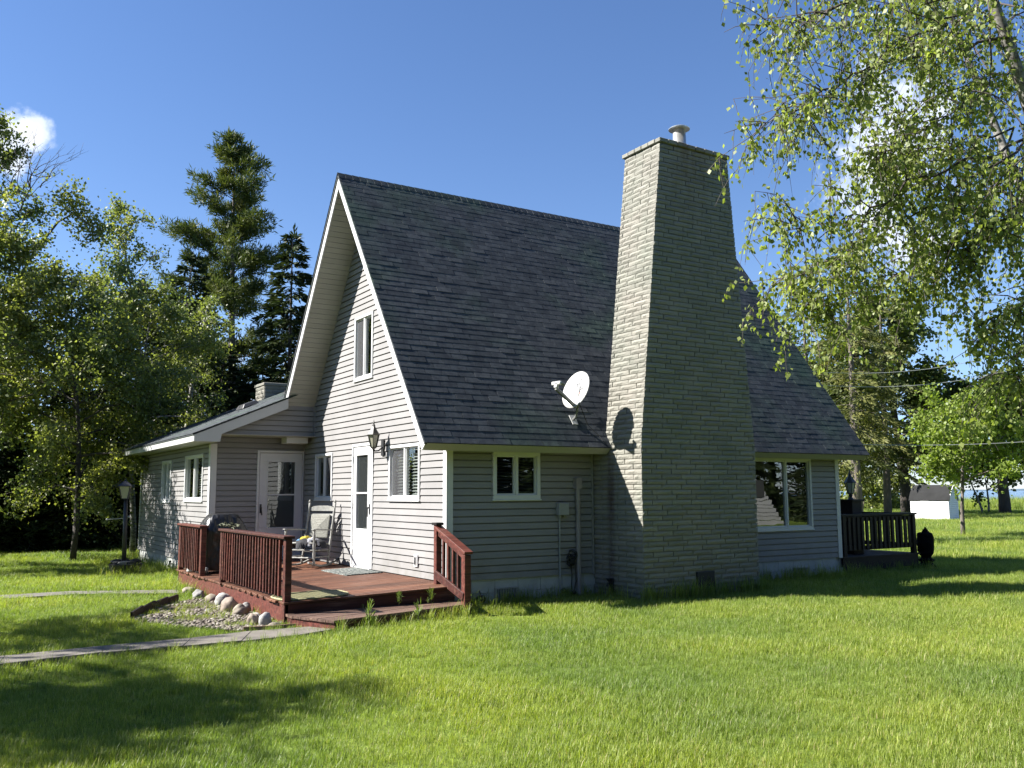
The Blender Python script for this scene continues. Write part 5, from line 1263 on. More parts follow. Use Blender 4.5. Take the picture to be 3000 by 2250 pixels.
def decid(name, loc, H, cb, R, nleaf, ls, seed, leafm, bark, label, cat='tree', group=None, lean=(0, 0), prof=1.0, nb=30, tr=.11, spread=.22, droop=-.2, top=0, up=.7, stems=1):
    rng = np.random.default_rng(seed); root = thing(name, loc, label, cat, group); wood = MB(); twig = []
    base = np.array(loc, float)
    for s_ in range(stems):
        off = np.array([0, 0, 0]) if stems == 1 else np.array([.25*math.cos(s_*2.3), .25*math.sin(s_*2.3), 0])
        ln_ = np.array([lean[0]+(0 if stems == 1 else .12*math.cos(s_*2.3)), lean[1]+(0 if stems == 1 else .12*math.sin(s_*2.3)), 1])
        tp = polyl(base+off, ln_, H, 9, rng, (0, 0, .15), .045)
        hs = np.linspace(0, 1, 10); wood.tube(tp, [tr*(1-h*.93)/math.sqrt(stems) for h in hs], 8)
        P = lambda t: np.array([np.interp(t, hs, [q[i] for q in tp]) for i in range(3)])
        for b in range(nb//stems):
            t = cb+(1-cb)*((b+rng.uniform(0, 1))/(nb//stems))**.9; t = min(t, .985); u = (t-cb)/(1-cb)
            L = R*(math.sin(math.pi*min(1, (.18+.82*u)**prof))**.6*.95+.12)*rng.uniform(.6, 1.15)
            a = b*2.4+rng.uniform(-.5, .5); d = np.array([math.cos(a), math.sin(a), up*(.5+u*.9)+rng.uniform(-.25, .25)])
            bp = polyl(P(t), d, L, 6, rng, (0, 0, droop), .13); r0 = tr*.42*(1-t)+.012
            wood.tube(bp, [r0*(1-i/6*.8) for i in range(7)], 4, cap=False)
            for k in range(7):
                q = rng.uniform(.25, 1); i = min(int(q*6), 5); p0 = bp[i]+(bp[i+1]-bp[i])*(q*6-i)
                dd = unit(bp[i+1]-bp[i])+rng.normal(size=3)*.65; tw = polyl(p0, dd, L*rng.uniform(.22, .42)+.1, 3, rng, (0, 0, droop*1.3), .15)
                wood.tube(tw, [r0*.35, r0*.28, r0*.2, r0*.1], 3, cap=False); twig.append((tw, L))
    w = []
    for tw, L in twig: w.append(sum(np.linalg.norm(b-a) for a, b in zip(tw, tw[1:])))
    w = np.array(w)*rng.gamma(2.2, .5, size=len(w)); w /= w.sum(); idx = rng.choice(len(twig), nleaf, p=w)
    T = np.array([tw for tw, _ in twig]); t = rng.uniform(0, 3, nleaf)*.999; i = t.astype(int); f = (t-i)[:, None]
    C = T[idx, i]*(1-f)+T[idx, i+1]*f+rng.normal(size=(nleaf, 3))*spread*rng.uniform(.2, 1, (nleaf, 1))*np.array([1, 1, .85])
    D = rng.normal(size=(nleaf, 3))+np.array([0, 0, -.45])
    me = card_mesh('crown', C-base, D, ls*rng.uniform(.7, 1.35, nleaf), .85, leafm, rng)
    link('crown', me, root).location = (0, 0, 0)
    tk = wood.build('trunk', bark, root, True); return root
def conifer(name, loc, H, cb, R, seed, leafm, bark, label, group=None, dens=1.0, sl=.24, droop=-.35, pwr=.85, tr=.13, step=.30, kind='spruce', w=.28, lean=(0, 0), gap=0.0, cat='tree'):
    rng = np.random.default_rng(seed); root = thing(name, loc, label, cat, group); base = np.array(loc, float); wood = MB()
    tp = polyl(base, (lean[0], lean[1], 1), H, 8, rng, (0, 0, .2), .012); wood.tube(tp, [tr*(1-h*.95) for h in np.linspace(0, 1, 9)], 8)
    hs = np.linspace(0, 1, 9); P = lambda t: np.array([np.interp(t, hs, [q[i] for q in tp]) for i in range(3)])
    Cs, Ds, Ss = [], [], []
    z = cb*H; wa = 0
    while z < H*.985:
        t = z/H; u = (z-cb*H)/(H*(1-cb)); nbr = rng.integers(5, 8) if kind == 'spruce' else rng.integers(3, 6)
        wa += 1.1
        for b in range(nbr):
            if rng.random() < gap: continue
            a = wa+b*2*math.pi/nbr+rng.uniform(-.35, .35)
            if kind == 'spruce': L = R*((1-u)**pwr)*rng.uniform(.72, 1.12)+.10
            else: L = R*((1-u)**.72)*rng.uniform(.45, 1.1)+.1
            el = (.35*u-.12+rng.uniform(-.1, .1)) if kind == 'spruce' else (-.02+.5*u+rng.uniform(-.08, .12))
            d = np.array([math.cos(a), math.sin(a), el]); zz = min(t+rng.uniform(-.4, .4)*step/H, .99)
            bp = polyl(P(zz), d, L, 5, rng, (0, 0, droop if kind == 'spruce' else .35), .05 if kind == 'spruce' else .09)
            r0 = .012+.018*(1-u)*L/R if kind == 'spruce' else .014+.04*(1-u)
            wood.tube(bp, [r0*(1-i/5*.85) for i in range(6)], 3, cap=False)
            bpA = np.array(bp)
            if kind == 'spruce':
                n = int(L*46*dens)+6; q = rng.uniform(.10, 1, n)**.8; i = np.minimum((q*5).astype(int), 4); f = (q*5-i)[:, None]; p0 = bpA[i]*(1-f)+bpA[i+1]*f; bd = bpA[i+1]-bpA[i]; bd /= np.linalg.norm(bd, axis=1)[:, None]
                sd = np.cross(bd, [0, 0, 1.]); sg = rng.choice([-1, 1], n)[:, None]; lat = (rng.uniform(.0, 1, n)*(1-q*.55)*.42*L)[:, None]
                c = p0+sd*sg*lat+bd*lat*.55+np.array([0, 0, -.22])*lat+rng.normal(size=(n, 3))*.03
                Cs.append(c); Ds.append(bd*.9+sd*sg*rng.uniform(.2, 1.1, (n, 1))+np.array([0, 0, -.12])+rng.normal(size=(n, 3))*.22); Ss.append(sl*rng.uniform(.6, 1.25, n))
            else:
                nc = int(L*4.2*dens)+3
                for k in range(nc):
                    q = rng.uniform(.12, 1)**.8; i = min(int(q*5), 4); p0 = bpA[i]+(bpA[i+1]-bpA[i])*(q*5-i); p0 = p0+rng.normal(size=3)*np.array([.34, .34, .065])*(.3+.7*q)*min(1, L*.6)
                    n = rng.integers(16, 30); dd = rng.normal(size=(n, 3))*.75+unit(d)*.55+np.array([0, 0, .45]); dd /= np.linalg.norm(dd, axis=1)[:, None]
                    Cs.append(p0+rng.normal(size=(n, 3))*.07+dd*.02); Ds.append(dd); Ss.append(sl*rng.uniform(.6, 1.2, n))
        z += step*rng.uniform(.75, 1.3)*(1 if kind == 'spruce' else (1.25-.6*u))
    n = 40; Cs.append(P(.97)+rng.normal(size=(n, 3))*np.array([.06, .06, .2])); Ds.append(rng.normal(size=(n, 3))*.4+np.array([0, 0, 1.])); Ss.append(np.full(n, sl))
    C, D, S = np.concatenate(Cs), np.concatenate(Ds), np.concatenate(Ss)
    me = card_mesh('crown', C-base, D, S, w, leafm, rng, .1, mode='n'); link('crown', me, root).location = (0, 0, 0)
    wood.build('trunk', bark, root, True); return root
def copy_tree(src, loc, rz, sc_, label, group=None):
    r = src.copy(); COL.objects.link(r); r.location = loc; r.rotation_euler = (0, 0, rz); r.scale = sc_ if hasattr(sc_, '__len__') else (sc_,)*3; r['label'] = label
    if group: r['group'] = group
    for ch in list(src.children): c = ch.copy(); COL.objects.link(c); c.parent = r
    return r
def at(azd, dist, g=-.42): a = math.radians(azd); return (CAM[0]+dist*math.sin(a), CAM[1]+dist*math.cos(a), g)

# --- left side wood
conifer('white_pine', at(14.9, 37.5), 16.6, .10, 4.7, 11, L_PINE, BARK, 'tall irregular white pine rising above the other trees left of the gable', dens=4.4, sl=.26, tr=.24, step=.66, kind='pine', w=.17, gap=.04)
fir = conifer('fir_tree', at(18.3, 32), 10.9, .04, 2.4, 12, L_SPR, BARKD, 'dark narrow fir tree between the white pine and the gable roof', dens=2.3, sl=.26, tr=.16, step=.34, pwr=.8)
spr = conifer('spruce_tree', at(11.6, 31), 9.7, .02, 2.3, 13, L_SPR, BARKD, 'dark pointed spruce just left of the white pine', group='spruces of the dark hedge', dens=1.7, sl=.24, tr=.13, step=.33)
decid('aspen_tree', at(10.5, 33), 11.8, .36, 1.6, 9000, .09, 14, L_LEFT, BARKW, 'tall sparse aspen with a forked pale top behind the bright birch', nb=30, tr=.12, spread=.2, up=.9)
decid('birch_tree', at(2.6, 27.5), 11.9, .22, 2.2, 22000, .085, 15, L_LEFT, BARKW, 'tall loose birch at the left edge of the picture under the cloud', nb=34, tr=.13, spread=.2, up=1.3, stems=1, lean=(-.02, 0))
decid('birch_tree', at(.3, 24.5), 8.4, .24, 2.8, 30000, .078, 16, L_LEFT, BARKD, 'bushy birch cut off by the left edge of the picture', nb=30, tr=.10, spread=.24)
decid('birch_tree', at(6.6, 25.5), 7.2, .2, 2.8, 34000, .075, 17, L_LEFT, BARKD, 'low bushy birch with drooping sunlit leaves left of the wing', nb=34, tr=.09, spread=.24, droop=-.5)
decid('birch_tree', at(9.7, 27), 7.2, .30, 2.4, 27000, .075, 18, L_LEFT, BARKW, 'bushy birch whose leaves hang by the wing roof end', nb=32, tr=.09, spread=.24, droop=-.5)
decid('birch_tree', at(12.3, 29), 7.6, .42, 1.2, 5200, .08, 19, L_LEFT, BARKW, 'slim birch with a bright white trunk in front of the spruce', nb=20, tr=.15, spread=.22, lean=(.04, 0))
hd = [(-1.5, 34, 8.5), (1.6, 31, 7.5), (4.6, 32, 8.6), (7.4, 31, 7.2), (9.4, 33, 8.8), (13.8, 33, 7.0), (15.8, 31.5, 6.0), (20.0, 36, 9.0), (17.0, 41, 8.5), (22.5, 38, 7.5)]
hl = ['wide dark spruce beyond the left edge of the picture', 'dark spruce at the far left behind the birches', 'dark spruce in the hedge left of the lamp post', 'dark spruce straight behind the lamp post', 'tall dark spruce behind the wing corner', 'dark spruce behind the wing roof end', 'short dark spruce left of the small chimney',
      'dark spruce hidden mostly by the gable roof', 'dark spruce behind the white pine trunk', 'dark spruce behind the cabin roof']
for i, ((a, d, h), lab) in enumerate(zip(hd, hl)):
    k = h/9.7; copy_tree(spr, at(a, d), i*1.3, (k*1.25, k*1.25, k), lab)
for i, (a, d, h) in enumerate([(0, 37, 7), (3, 36, 6.5), (6, 36, 7), (8.6, 37, 6.5), (11.5, 38, 7.5), (14.6, 40, 7), (-3, 36, 7)]):
    k = h/11.1; copy_tree(fir, at(a, d), i*2.1+.4, (k*1.5, k*1.5, k), ['fir in the back row at the far left', 'fir in the back row left of the leaning birch', 'fir in the back row over the lamp post', 'fir in the back row over the wing eave', 'fir in the back row behind the white birch trunk', 'fir in the back row under the white pine', 'fir in the back row outside the left edge'][i], 'firs of the back row')
# dark thicket that closes the view under the trees
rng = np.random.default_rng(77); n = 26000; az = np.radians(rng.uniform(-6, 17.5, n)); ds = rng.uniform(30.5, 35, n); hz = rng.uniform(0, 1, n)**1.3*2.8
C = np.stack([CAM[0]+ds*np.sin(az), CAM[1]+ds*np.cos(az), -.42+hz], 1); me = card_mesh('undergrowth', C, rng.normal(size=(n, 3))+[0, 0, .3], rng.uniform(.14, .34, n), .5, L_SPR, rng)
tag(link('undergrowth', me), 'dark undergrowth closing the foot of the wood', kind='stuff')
# branch with leaf clumps and bare twigs reaching right at the top left: parts of the left birch
lb = bpy.data.objects['birch_tree']; rng = np.random.default_rng(5); wd = MB(); tw = []
def p3(px, py, d): return CAM+pxdir(px, py)*d
pts = [p3(30, 860, 27.6), p3(100, 740, 27.5), p3(170, 650, 27.5), p3(215, 625, 27), p3(255, 655, 27), p3(315, 680, 27)]
wd.tube(pts, [.045, .035, .03, .025, .018, .008], 5)
for (x, y) in [(190, 570), (210, 590), (180, 600), (235, 615), (250, 640), (270, 690), (245, 690), (300, 682), (285, 665), (225, 650), (262, 650), (200, 620), (220, 560)]: tw.append(p3(x, y, 27.2))
for k in range(15):
    a = p3(60+rnd.uniform(-40, 60), 560+rnd.uniform(-60, 60), 28); b = p3(*[(90, 385), (110, 372), (150, 430), (220, 445), (262, 438), (180, 470), (60, 400), (40, 440), (160, 540), (200, 490), (120, 440), (140, 500), (190, 430), (20, 480), (230, 460)][k], 27.6)
    cv = np.array([rnd.uniform(-.25, .1), 0, rnd.uniform(-.35, .1)]); q_ = [a+(b-a)*t+cv*4*t*(1-t)+np.array([rnd.uniform(-.04, .04), 0, rnd.uniform(-.04, .04)]) for t in [i/7 for i in range(8)]]; wd.tube(q_, [.018, .015, .012, .010, .008, .006, .004, .002], 4)
    for t in (3, 4, 5, 6): wd.tube([q_[t], q_[t]+(b-a)*.14+np.array([rnd.uniform(-.25, .25), 0, rnd.uniform(-.1, .3)])], [.005, .002], 3)
wd.build('bare_branches', BARK, lb, True)
C = np.concatenate([t+rng.normal(size=(110, 3))*.17 for t in tw]); me = card_mesh('leaf_clump', C-np.array(ORI[lb.name]), rng.normal(size=(len(C), 3)), rng.uniform(.07, .11, len(C)), .8, L_LEFT, rng); link('leaf_clump', me, lb).location = (0, 0, 0)
# --- trees outside the frame on the left that throw the dappled shade
sh1 = decid('birch_tree', (-13.2, .0, GZ), 9.4, .5, 2.1, 4800, .13, 31, L_LEFT, BARKW, 'birch standing outside the left of the picture, shading the near lawn', nb=24, tr=.11, spread=.3)
copy_tree(sh1, (-12.8, 5.6, GZ), 2.0, (1, 1, .93), 'birch outside the left of the picture, shading the lawn by the path')
copy_tree(sh1, (-16.5, 2.2, GZ), 4.0, (1, 1, 1.12), 'farther birch outside the left of the picture, shading the near lawn')
copy_tree(sh1, (-7.6, 12.4, GZ), 3.0, (.9, .9, .62), 'short birch outside the left of the picture, dappling the wing wall')

# --- right side, beyond the cabin
pr_ = conifer('cedar_tree', at(53.0, 58), 17.0, .21, 3.4, 21, L_CED, BARK, 'tall loose conifer with layered boughs right of the chimney', dens=1.1, sl=.32, tr=.32, step=.62, kind='spruce', pwr=.5, droop=-.5, w=.3, gap=.12)
copy_tree(pr_, at(50.6, 64), 2.2, (1.05, 1.05, .92), 'loose conifer just over the rear slope of the roof')
copy_tree(pr_, at(54.6, 66), 4.0, (.9, .9, .95), 'conifer standing right of the tallest one behind the cables')
decid('lakeside_tree', at(55.6, 70), 15.0, .16, 4.4, 22000, .26, 22, L_DARK, BARKD, 'broad dark leafy tree with a stout trunk behind the shed', nb=36, tr=.42, spread=.5)
decid('lakeside_tree', at(51.7, 72), 13.5, .2, 3.6, 12000, .26, 26, L_DARK, BARK, 'leafy tree showing between the conifers over the back deck', nb=28, tr=.34, spread=.5)
decid('poplar_sapling', at(49.6, 30), 7.4, .3, 1.2, 2600, .11, 23, L_MAPLE, BARK, 'light leafy sapling peeping over the rear roof slope', nb=18, tr=.05, spread=.25, up=1.2)
decid('young_maple', (24.3, 7.2, GZ), 4.75, .36, 1.8, 12000, .12, 24, L_MAPLE, BARK, 'young maple with bright green round crown beside the white shed', nb=34, tr=.085, spread=.26, up=.55, prof=.75)
decid('lakeside_tree', at(60.6, 70), 8.9, .30, 4.2, 20000, .24, 25, L_DARK, BARKD, 'dark maple by the shore behind the bright young maple', nb=36, tr=.44, spread=.5, up=.5)
decid('lakeside_birch', at(59.7, 72), 4.6, .25, 1.4, 1500, .2, 27, L_DARK, BARKW, 'small thin double birch by the water left of the dark maple', nb=14, tr=.12, spread=.35, stems=2)
for i, (a, d, h) in enumerate([(53.3, 82, 3.2), (54.7, 84, 2.8), (51.0, 86, 3.5)]):
    if i == 0: bs = decid('shrub', at(a, d), h, .05, 1.7, 2600, .22, 40, L_LEFT, BARK, 'pale shrub on the bank left of the shed', cat='shrub', nb=16, tr=.05, spread=.45)
    else: copy_tree(bs, at(a, d), i, h/3.2, ['', 'pale shrub on the bank just behind the shed', 'pale shrub on the bank behind the back deck'][i])

# --- the birch hanging into the picture at the right
fb_loc = (2.75, -7.95, GZ)
fb = thing('birch_tree', fb_loc, 'weeping birch hanging its sunlit branches into the top right of the picture', 'tree')
rng = np.random.default_rng(8); wood = MB(); twigs = MB(); BRN = mat('brown_twig', (.045, .034, .028), .8, .3, 20, .2); base = np.array(fb_loc)
tA = [np.array(q) for q in [(2.75, -7.95, GZ), (2.3, -7.9, 1.2), (1.9, -7.82, 2.6), (1.45, -7.72, 4.2), (1.15, -7.67, 5.0), (.94, -7.66, 5.4), (.6, -7.6, 6.8), (.35, -7.55, 8.6)]]
wood.tube(tA, [.14, .12, .09, .058, .046, .040, .028, .01], 9)
tB = [tA[1], np.array((2.55, -7.5, 2.6)), np.array((2.3, -7.0, 4.4)), np.array((2.05, -6.6, 6.2)), np.array((1.8, -6.3, 8.0))]
wood.tube(tB, [.09, .07, .042, .026, .01], 8)
LIMBS = [  # screen-guided sprays as real limbs: (start, [(px, py, distance)...], radius)
 (tA[4], [(2800, 150, 8.7), (2627, 181, 8.3), (2440, 240, 7.9), (2370, 305, 7.6), (2300, 330, 7.4), (2235, 360, 7.3)], .022),
 (tA[5], [(2750, -60, 8.6), (2560, -20, 8.2), (2450, 28, 7.9), (2380, 45, 7.7), (2320, 60, 7.5), (2250, 65, 7.4)], .022),
 (tA[5], [(2850, 40, 8.3), (2700, 90, 7.9), (2600, 160, 7.7), (2450, 250, 7.4), (2380, 330, 7.3)], .016),
 (tA[3], [(2850, 470, 8.0), (2700, 520, 7.6), (2560, 610, 7.3), (2440, 650, 7.2), (2360, 650, 7.1), (2310, 655, 7.0)], .020),
 (tA[3], [(2880, 500, 8.0), (2720, 600, 7.9), (2560, 690, 7.7), (2440, 760, 7.6), (2360, 790, 7.5), (2300, 810, 7.5)], .018),
 (tA[3], [(2960, 640, 8.0), (2860, 700, 8.0), (2700, 760, 7.9), (2560, 840, 7.8), (2440, 890, 7.6), (2350, 910, 7.4)], .016),
 (tB[2], [(2950, 380, 8.8), (2800, 430, 8.6), (2680, 440, 8.4), (2590, 500, 8.2)], .018),
 (tB[3], [(2980, 200, 9.3), (2850, 240, 9.2), (2700, 300, 9.0), (2600, 330, 8.8)], .016),
 (tA[6], [(2700, -250, 8.8), (2520, -200, 8.6), (2400, -120, 8.4), (2320, -40, 8.2)], .018),
 (tB[2], [(3000, 640, 8.2), (2900, 700, 7.9), (2820, 760, 7.9), (2760, 800, 7.9)], .014),
 (tB[2], [(3080, 820, 8.2), (3000, 900, 8.0), (2940, 930, 8.0), (2880, 960, 8.0)], .012),
 (tA[2], [(3120, 950, 7.8), (3060, 1020, 7.6), (3010, 1060, 7.6), (2960, 1090, 7.6)], .010),
 (tB[3], [(3050, 30, 9.4), (2950, 60, 9.3), (2800, 100, 9.1), (2690, 120, 8.9)], .016),
 (tB[3], [(3080, 480, 9.0), (2960, 520, 8.8), (2840, 600, 8.6), (2740, 640, 8.4)], .014),
 (tB[4], [(2900, -150, 9.4), (2750, -60, 9.2), (2640, 20, 9.0)], .014),
 (tA[5], [(2900, 250, 8.4), (2780, 330, 8.1), (2650, 420, 7.9), (2520, 450, 7.7)], .014),
]
LC, LDn = [], []
def addleaves(tw, n, sp):
    tw = np.array(tw); m_ = len(tw)-1; t = rng.uniform(.1, m_, n)*.999; i = t.astype(int); f = (t-i)[:, None]
    LC.append(tw[i]*(1-f)+tw[i+1]*f+rng.normal(size=(n, 3))*sp); LDn.append(rng.normal(size=(n, 3))*.5+np.array([0, 0, -.95]))
for li, (st_, pl, r0) in enumerate(LIMBS):
    pts = [st_]+[p3(*q) for q in pl]; fine = []
    for a, b in zip(pts, pts[1:]):
        for k in range(4): fine.append(a+(b-a)*k/4+rng.normal(size=3)*.018)
    fine.append(pts[-1]); nF = len(fine); twigs.tube(fine, [.66*r0*(1-.88*i/nF) for i in range(nF)], 5, cap=False)
    dense = .62 if li in (0, 1) else (.9 if li in (2, 3, 8) else 1.15)
    for i in range(5, nF):
        for rep in range(2 if li not in (0, 1) else 2):
            p0 = fine[i]; d = unit(fine[i]-fine[i-1]); dd = d*.6+rng.normal(size=3)*.75; L = rng.uniform(.22, .62)
            br = polyl(p0, dd, L, 4, rng, (0, 0, -.5), .14); twigs.tube(br, [.006, .0045, .0035, .003, .002], 3, cap=False)
            addleaves(br, int(13*dense*L/.4), .03)
            for q in range(3):
                j = rng.integers(1, 5); tw = polyl(br[j], rng.normal(size=3)*.35+np.array([0, 0, -.6]), rng.uniform(.12, .36), 3, rng, (0, 0, -1.0), .1)
                twigs.tube(tw, [.003, .0024, .0018, .0012], 3, cap=False); addleaves(tw, int(rng.integers(7, 14)*dense), .022)
# inner mass of the crown
for k in range(195):
    px = rng.uniform(2560, 3150); py = rng.uniform(-150, 760) if px < 2900 else rng.uniform(-150, 1000)
    if px < 2760 and 200 < py < 640 and rng.random() < .7: continue
    if px < 2820 and py > 760 and rng.random() < .6: continue
    if py > 800 and px > 2700 and rng.random() < .35: continue
    if px > 2840 and py < 380 and rng.random() < .6: continue
    d0 = rng.uniform(7.4, 11.5); p0 = p3(px, py, d0); br = polyl(p0, rng.normal(size=3)*.6+np.array([-.2, 0, -.1]), rng.uniform(.35, .8), 4, rng, (0, 0, -.8), .16)
    twigs.tube(br, [.008, .006, .005, .004, .003], 3, cap=False); addleaves(br, 16, .05)
    for q in range(4):
        tw = polyl(br[rng.integers(0, 5)], rng.normal(size=3)*.4+np.array([0, 0, -.6]), rng.uniform(.2, .5), 3, rng, (0, 0, -1), .1); twigs.tube(tw, [.003, .0024, .0018, .0012], 3, cap=False); addleaves(tw, 14, .035)
C = np.concatenate(LC); D = np.concatenate(LDn); dist = np.linalg.norm(C-CAM, axis=1); order = np.argsort(dist)
q_ = (C-CAM); zz = q_@_F; X_ = 1500+FPX*(q_@_R)/zz; Y_ = 1125-FPX*(q_@_U)/zz
keep = np.array([k for k in order if -50 < X_[k] < 2985 and 15 < Y_[k] < 2200][:280]); mask = np.ones(len(C), bool); mask[keep] = False
SZ = rng.uniform(.028, .052, len(C))
me = card_mesh('crown', C[mask]-base, D[mask], SZ[mask], .78, L_BIRCH, rng, .3); link('crown', me, fb).location = (0, 0, 0)
lm = MB(); lm.v = [(0, 0, 0), (.022, .004, .018), (.020, .003, .03), (0, -.002, .058), (-.020, .003, .03), (-.022, .004, .018)]; lm.f = [(0, 1, 2, 3), (0, 3, 4, 5)]; lm.m = [0, 0]; lme = lm.mesh('leaf', L_BIRCH)
for k in keep:
    o = link('leaf', lme, fb); o.location = tuple(C[k]-base); o.rotation_euler = Vector(D[k]).to_track_quat('Z', 'Y').to_euler(); s = SZ[k]/.055; o.scale = (s, s, s); o.rotation_euler.rotate_axis('Z', rng.uniform(0, 6.28))
twigs.build('branches', BRN, fb, True); wood.build('trunk', BARKW, fb, True)
print('birch leaves', len(C))

# --- what stands behind the camera for the window panes, and to hold back sky light
nb = thing('neighbour_cabin', (26.6, -21, GZ), 'white sided neighbouring cabin seen only as a reflection in the picture window', 'house')
mb = MB(); cxx, cyy = 30.0, -24.0; fx_ = Vector((.68, -.73, 0)).normalized(); rx_ = Vector((-fx_.y, fx_.x, 0))
for i in range(26):
    z0, z1 = GZ+.2*i, GZ+.2*i+.19; hw = max(.05, 2.9-(z0+.36)*.58)
    c = Vector((26.6, -21, 0)); mb.poly([c-rx_*hw+Vector((0, 0, z0))-fx_*.03, c+rx_*hw+Vector((0, 0, z0))-fx_*.03, c+rx_*hw+Vector((0, 0, z1)), c-rx_*hw+Vector((0, 0, z1))])
mb.build('wall', M['siding'], nb)
mb = MB(); c = Vector((26.6, -21, 0))+rx_*1.6; 
mb.hexa([c-rx_*1.4-fx_*.06+Vector((0, 0, 1.0)), c+rx_*.4-fx_*.06+Vector((0, 0, 1.0)), c+rx_*.4+Vector((0, 0, 1.0)), c-rx_*1.4+Vector((0, 0, 1.0)), c-rx_*1.4-fx_*.06+Vector((0, 0, 1.8)), c+rx_*.4-fx_*.06+Vector((0, 0, 1.8)), c+rx_*.4+Vector((0, 0, 1.8)), c-rx_*1.4+Vector((0, 0, 1.8))]); mb.build('window', M['rubber'], nb)
for i, (x, y, s_) in enumerate([(15, -23, 1.0), (17, -21, 1.15), (24, -30, 1.2), (8, -27, 1.2), (-4, -30, 1.25), (-18, -22, 1.2), (-24, -8, 1.1), (33, -14, 1.1), (-20, 14, 1.1), (-27, 3, 1.2), (36, -26, 1.3), (0, -38, 1.4), (34.8, -19.5, .9), (38, -22, 1.1), (33.5, -27, 1.0), (9, -20, 1.1), (2, -24, 1.3), (-12, -26, 1.3), (-21, -15, 1.2)]):  # added spruces: block the low sky to dim ambient light, darken pane reflections
    copy_tree(spr, (x, y, GZ), i*1.1, (s_*1.6, s_*1.6, s_*1.2), 'dark spruce added outside the picture, '+['nearest the neighbouring cabin', 'left of the neighbouring cabin', 'behind the neighbouring cabin', 'behind the camera to the right', 'straight behind the camera', 'behind the camera to the left', 'left of the camera', 'right of the neighbouring cabin', 'far left of the birches', 'farthest left of the camera', 'far behind the neighbouring cabin', 'farthest behind the camera', 'right beside the neighbouring cabin', 'right and a little behind the neighbouring cabin', 'close behind the neighbouring cabin', 'nearest behind the camera to the right', 'nearest behind the camera', 'behind the camera past the left birches', 'left behind the camera near the birches'][i])

# ------------------------------------------------------------------ grass
G1 = leafmat('grass_blades', (.118, .166, .030), (.295, .36, .088), .42, big=.45)
_g = [n for n in G1.node_tree.nodes if n.type == 'VALTORGB'][0].color_ramp.elements
_g[2].position = .93; _e = _g.new(.965); _e.color = (.42, .38, .22, 1); _e2 = _g.new(1.0); _e2.color = (.40, .34, .20, 1)
def tuft(seed, nbl, rad, h, w, name):
    r = random.Random(seed); mb = MB()
    for k in range(nbl):
        a = r.uniform(0, 6.283); d = rad*math.sqrt(r.random()); x, y = d*math.cos(a), d*math.sin(a); hh = h*r.uniform(.5, 1.15); b = r.uniform(0, 6.283); ln = hh*r.uniform(.1, .75); ww = w*r.uniform(.7, 1.2)
        cx_, sx_ = math.cos(b), math.sin(b); px_b, py_b = -sx_*ww/2, cx_*ww/2; mx_, my_ = x+cx_*ln*.35, y+sx_*ln*.35
        mb.v += [(x-px_b, y-py_b, -.01), (x+px_b, y+py_b, -.01), (mx_+px_b*.8, my_+py_b*.8, hh*.6), (mx_-px_b*.8, my_-py_b*.8, hh*.6), (x+cx_*ln, y+sx_*ln, hh)]
        n = len(mb.v)-5; mb.f += [(n, n+1, n+2, n+3), (n+3, n+2, n+4)]; mb.m += [0, 0]
    return bpy.data.objects.new(name, mb.mesh(name, G1))
def gcoll(name, objs):
    c = bpy.data.collections.new(name)
    for o in objs: c.objects.link(o)
    return c
TA = gcoll('tufts', [tuft(s, 60, .13, .075, .0042, 'tuft') for s in range(5)])
TT = gcoll('tall_tufts', [tuft(20+s, 16, .07, .26, .006, 'tall_tuft') for s in range(4)])
def scatter(name, pts, sc_, coll, label):
    me = bpy.data.meshes.new(name); me.vertices.add(len(pts)); me.vertices.foreach_set('co', np.asarray(pts, np.float32).ravel()); a = me.attributes.new('sz', 'FLOAT', 'POINT'); a.data.foreach_set('value', np.asarray(sc_, np.float32)); me.materials.append(G1)
    o = link(name, me); ng = bpy.data.node_groups.new(name, 'GeometryNodeTree'); ng.interface.new_socket('Geometry', in_out='INPUT', socket_type='NodeSocketGeometry'); ng.interface.new_socket('Geometry', in_out='OUTPUT', socket_type='NodeSocketGeometry')
    N = ng.nodes; gi = N.new('NodeGroupInput'); go = N.new('NodeGroupOutput'); ip = N.new('GeometryNodeInstanceOnPoints'); ci = N.new('GeometryNodeCollectionInfo'); ci.inputs['Collection'].default_value = coll; ci.inputs['Separate Children'].default_value = True; ci.inputs['Reset Children'].default_value = True
    m2p = N.new('GeometryNodeMeshToPoints'); rv = N.new('FunctionNodeRandomValue'); rv.data_type = 'FLOAT_VECTOR'; rv.inputs[0].default_value = (-.12, -.12, 0); rv.inputs[1].default_value = (.12, .12, 6.283)
    na = N.new('GeometryNodeInputNamedAttribute'); na.data_type = 'FLOAT'; na.inputs['Name'].default_value = 'sz'; ri = N.new('FunctionNodeRandomValue'); ri.data_type = 'INT'; ri.inputs[4].default_value = 0; ri.inputs[5].default_value = 7
    K = ng.links.new; K(gi.outputs[0], m2p.inputs[0]); K(m2p.outputs[0], ip.inputs['Points']); K(ci.outputs[0], ip.inputs['Instance']); ip.inputs['Pick Instance'].default_value = True; K(ri.outputs[2], ip.inputs['Instance Index']); K(rv.outputs[0], ip.inputs['Rotation']); K(na.outputs[0], ip.inputs['Scale']); K(ip.outputs[0], go.inputs[0])
    md = o.modifiers.new('scatter', 'NODES'); md.node_group = ng; tag(o, label, kind='stuff'); return o
rng = np.random.default_rng(3)
FOOT = [(DX0-.02, DX1+.02, -.45, DY1), (-1.9, 5.2, WY-.02, 13), (-.05, L_, 0, W_+.2), (2.55, 5.05, -1.24, .1), (DX0, 0, DY1-.2, WY), (8.5, 11.0, -.02, 2.7)]
pathp = up+lo[::-1]; fpp = [(x, a) for x, a, b in fp]+[(x, b) for x, a, b in fp][::-1]
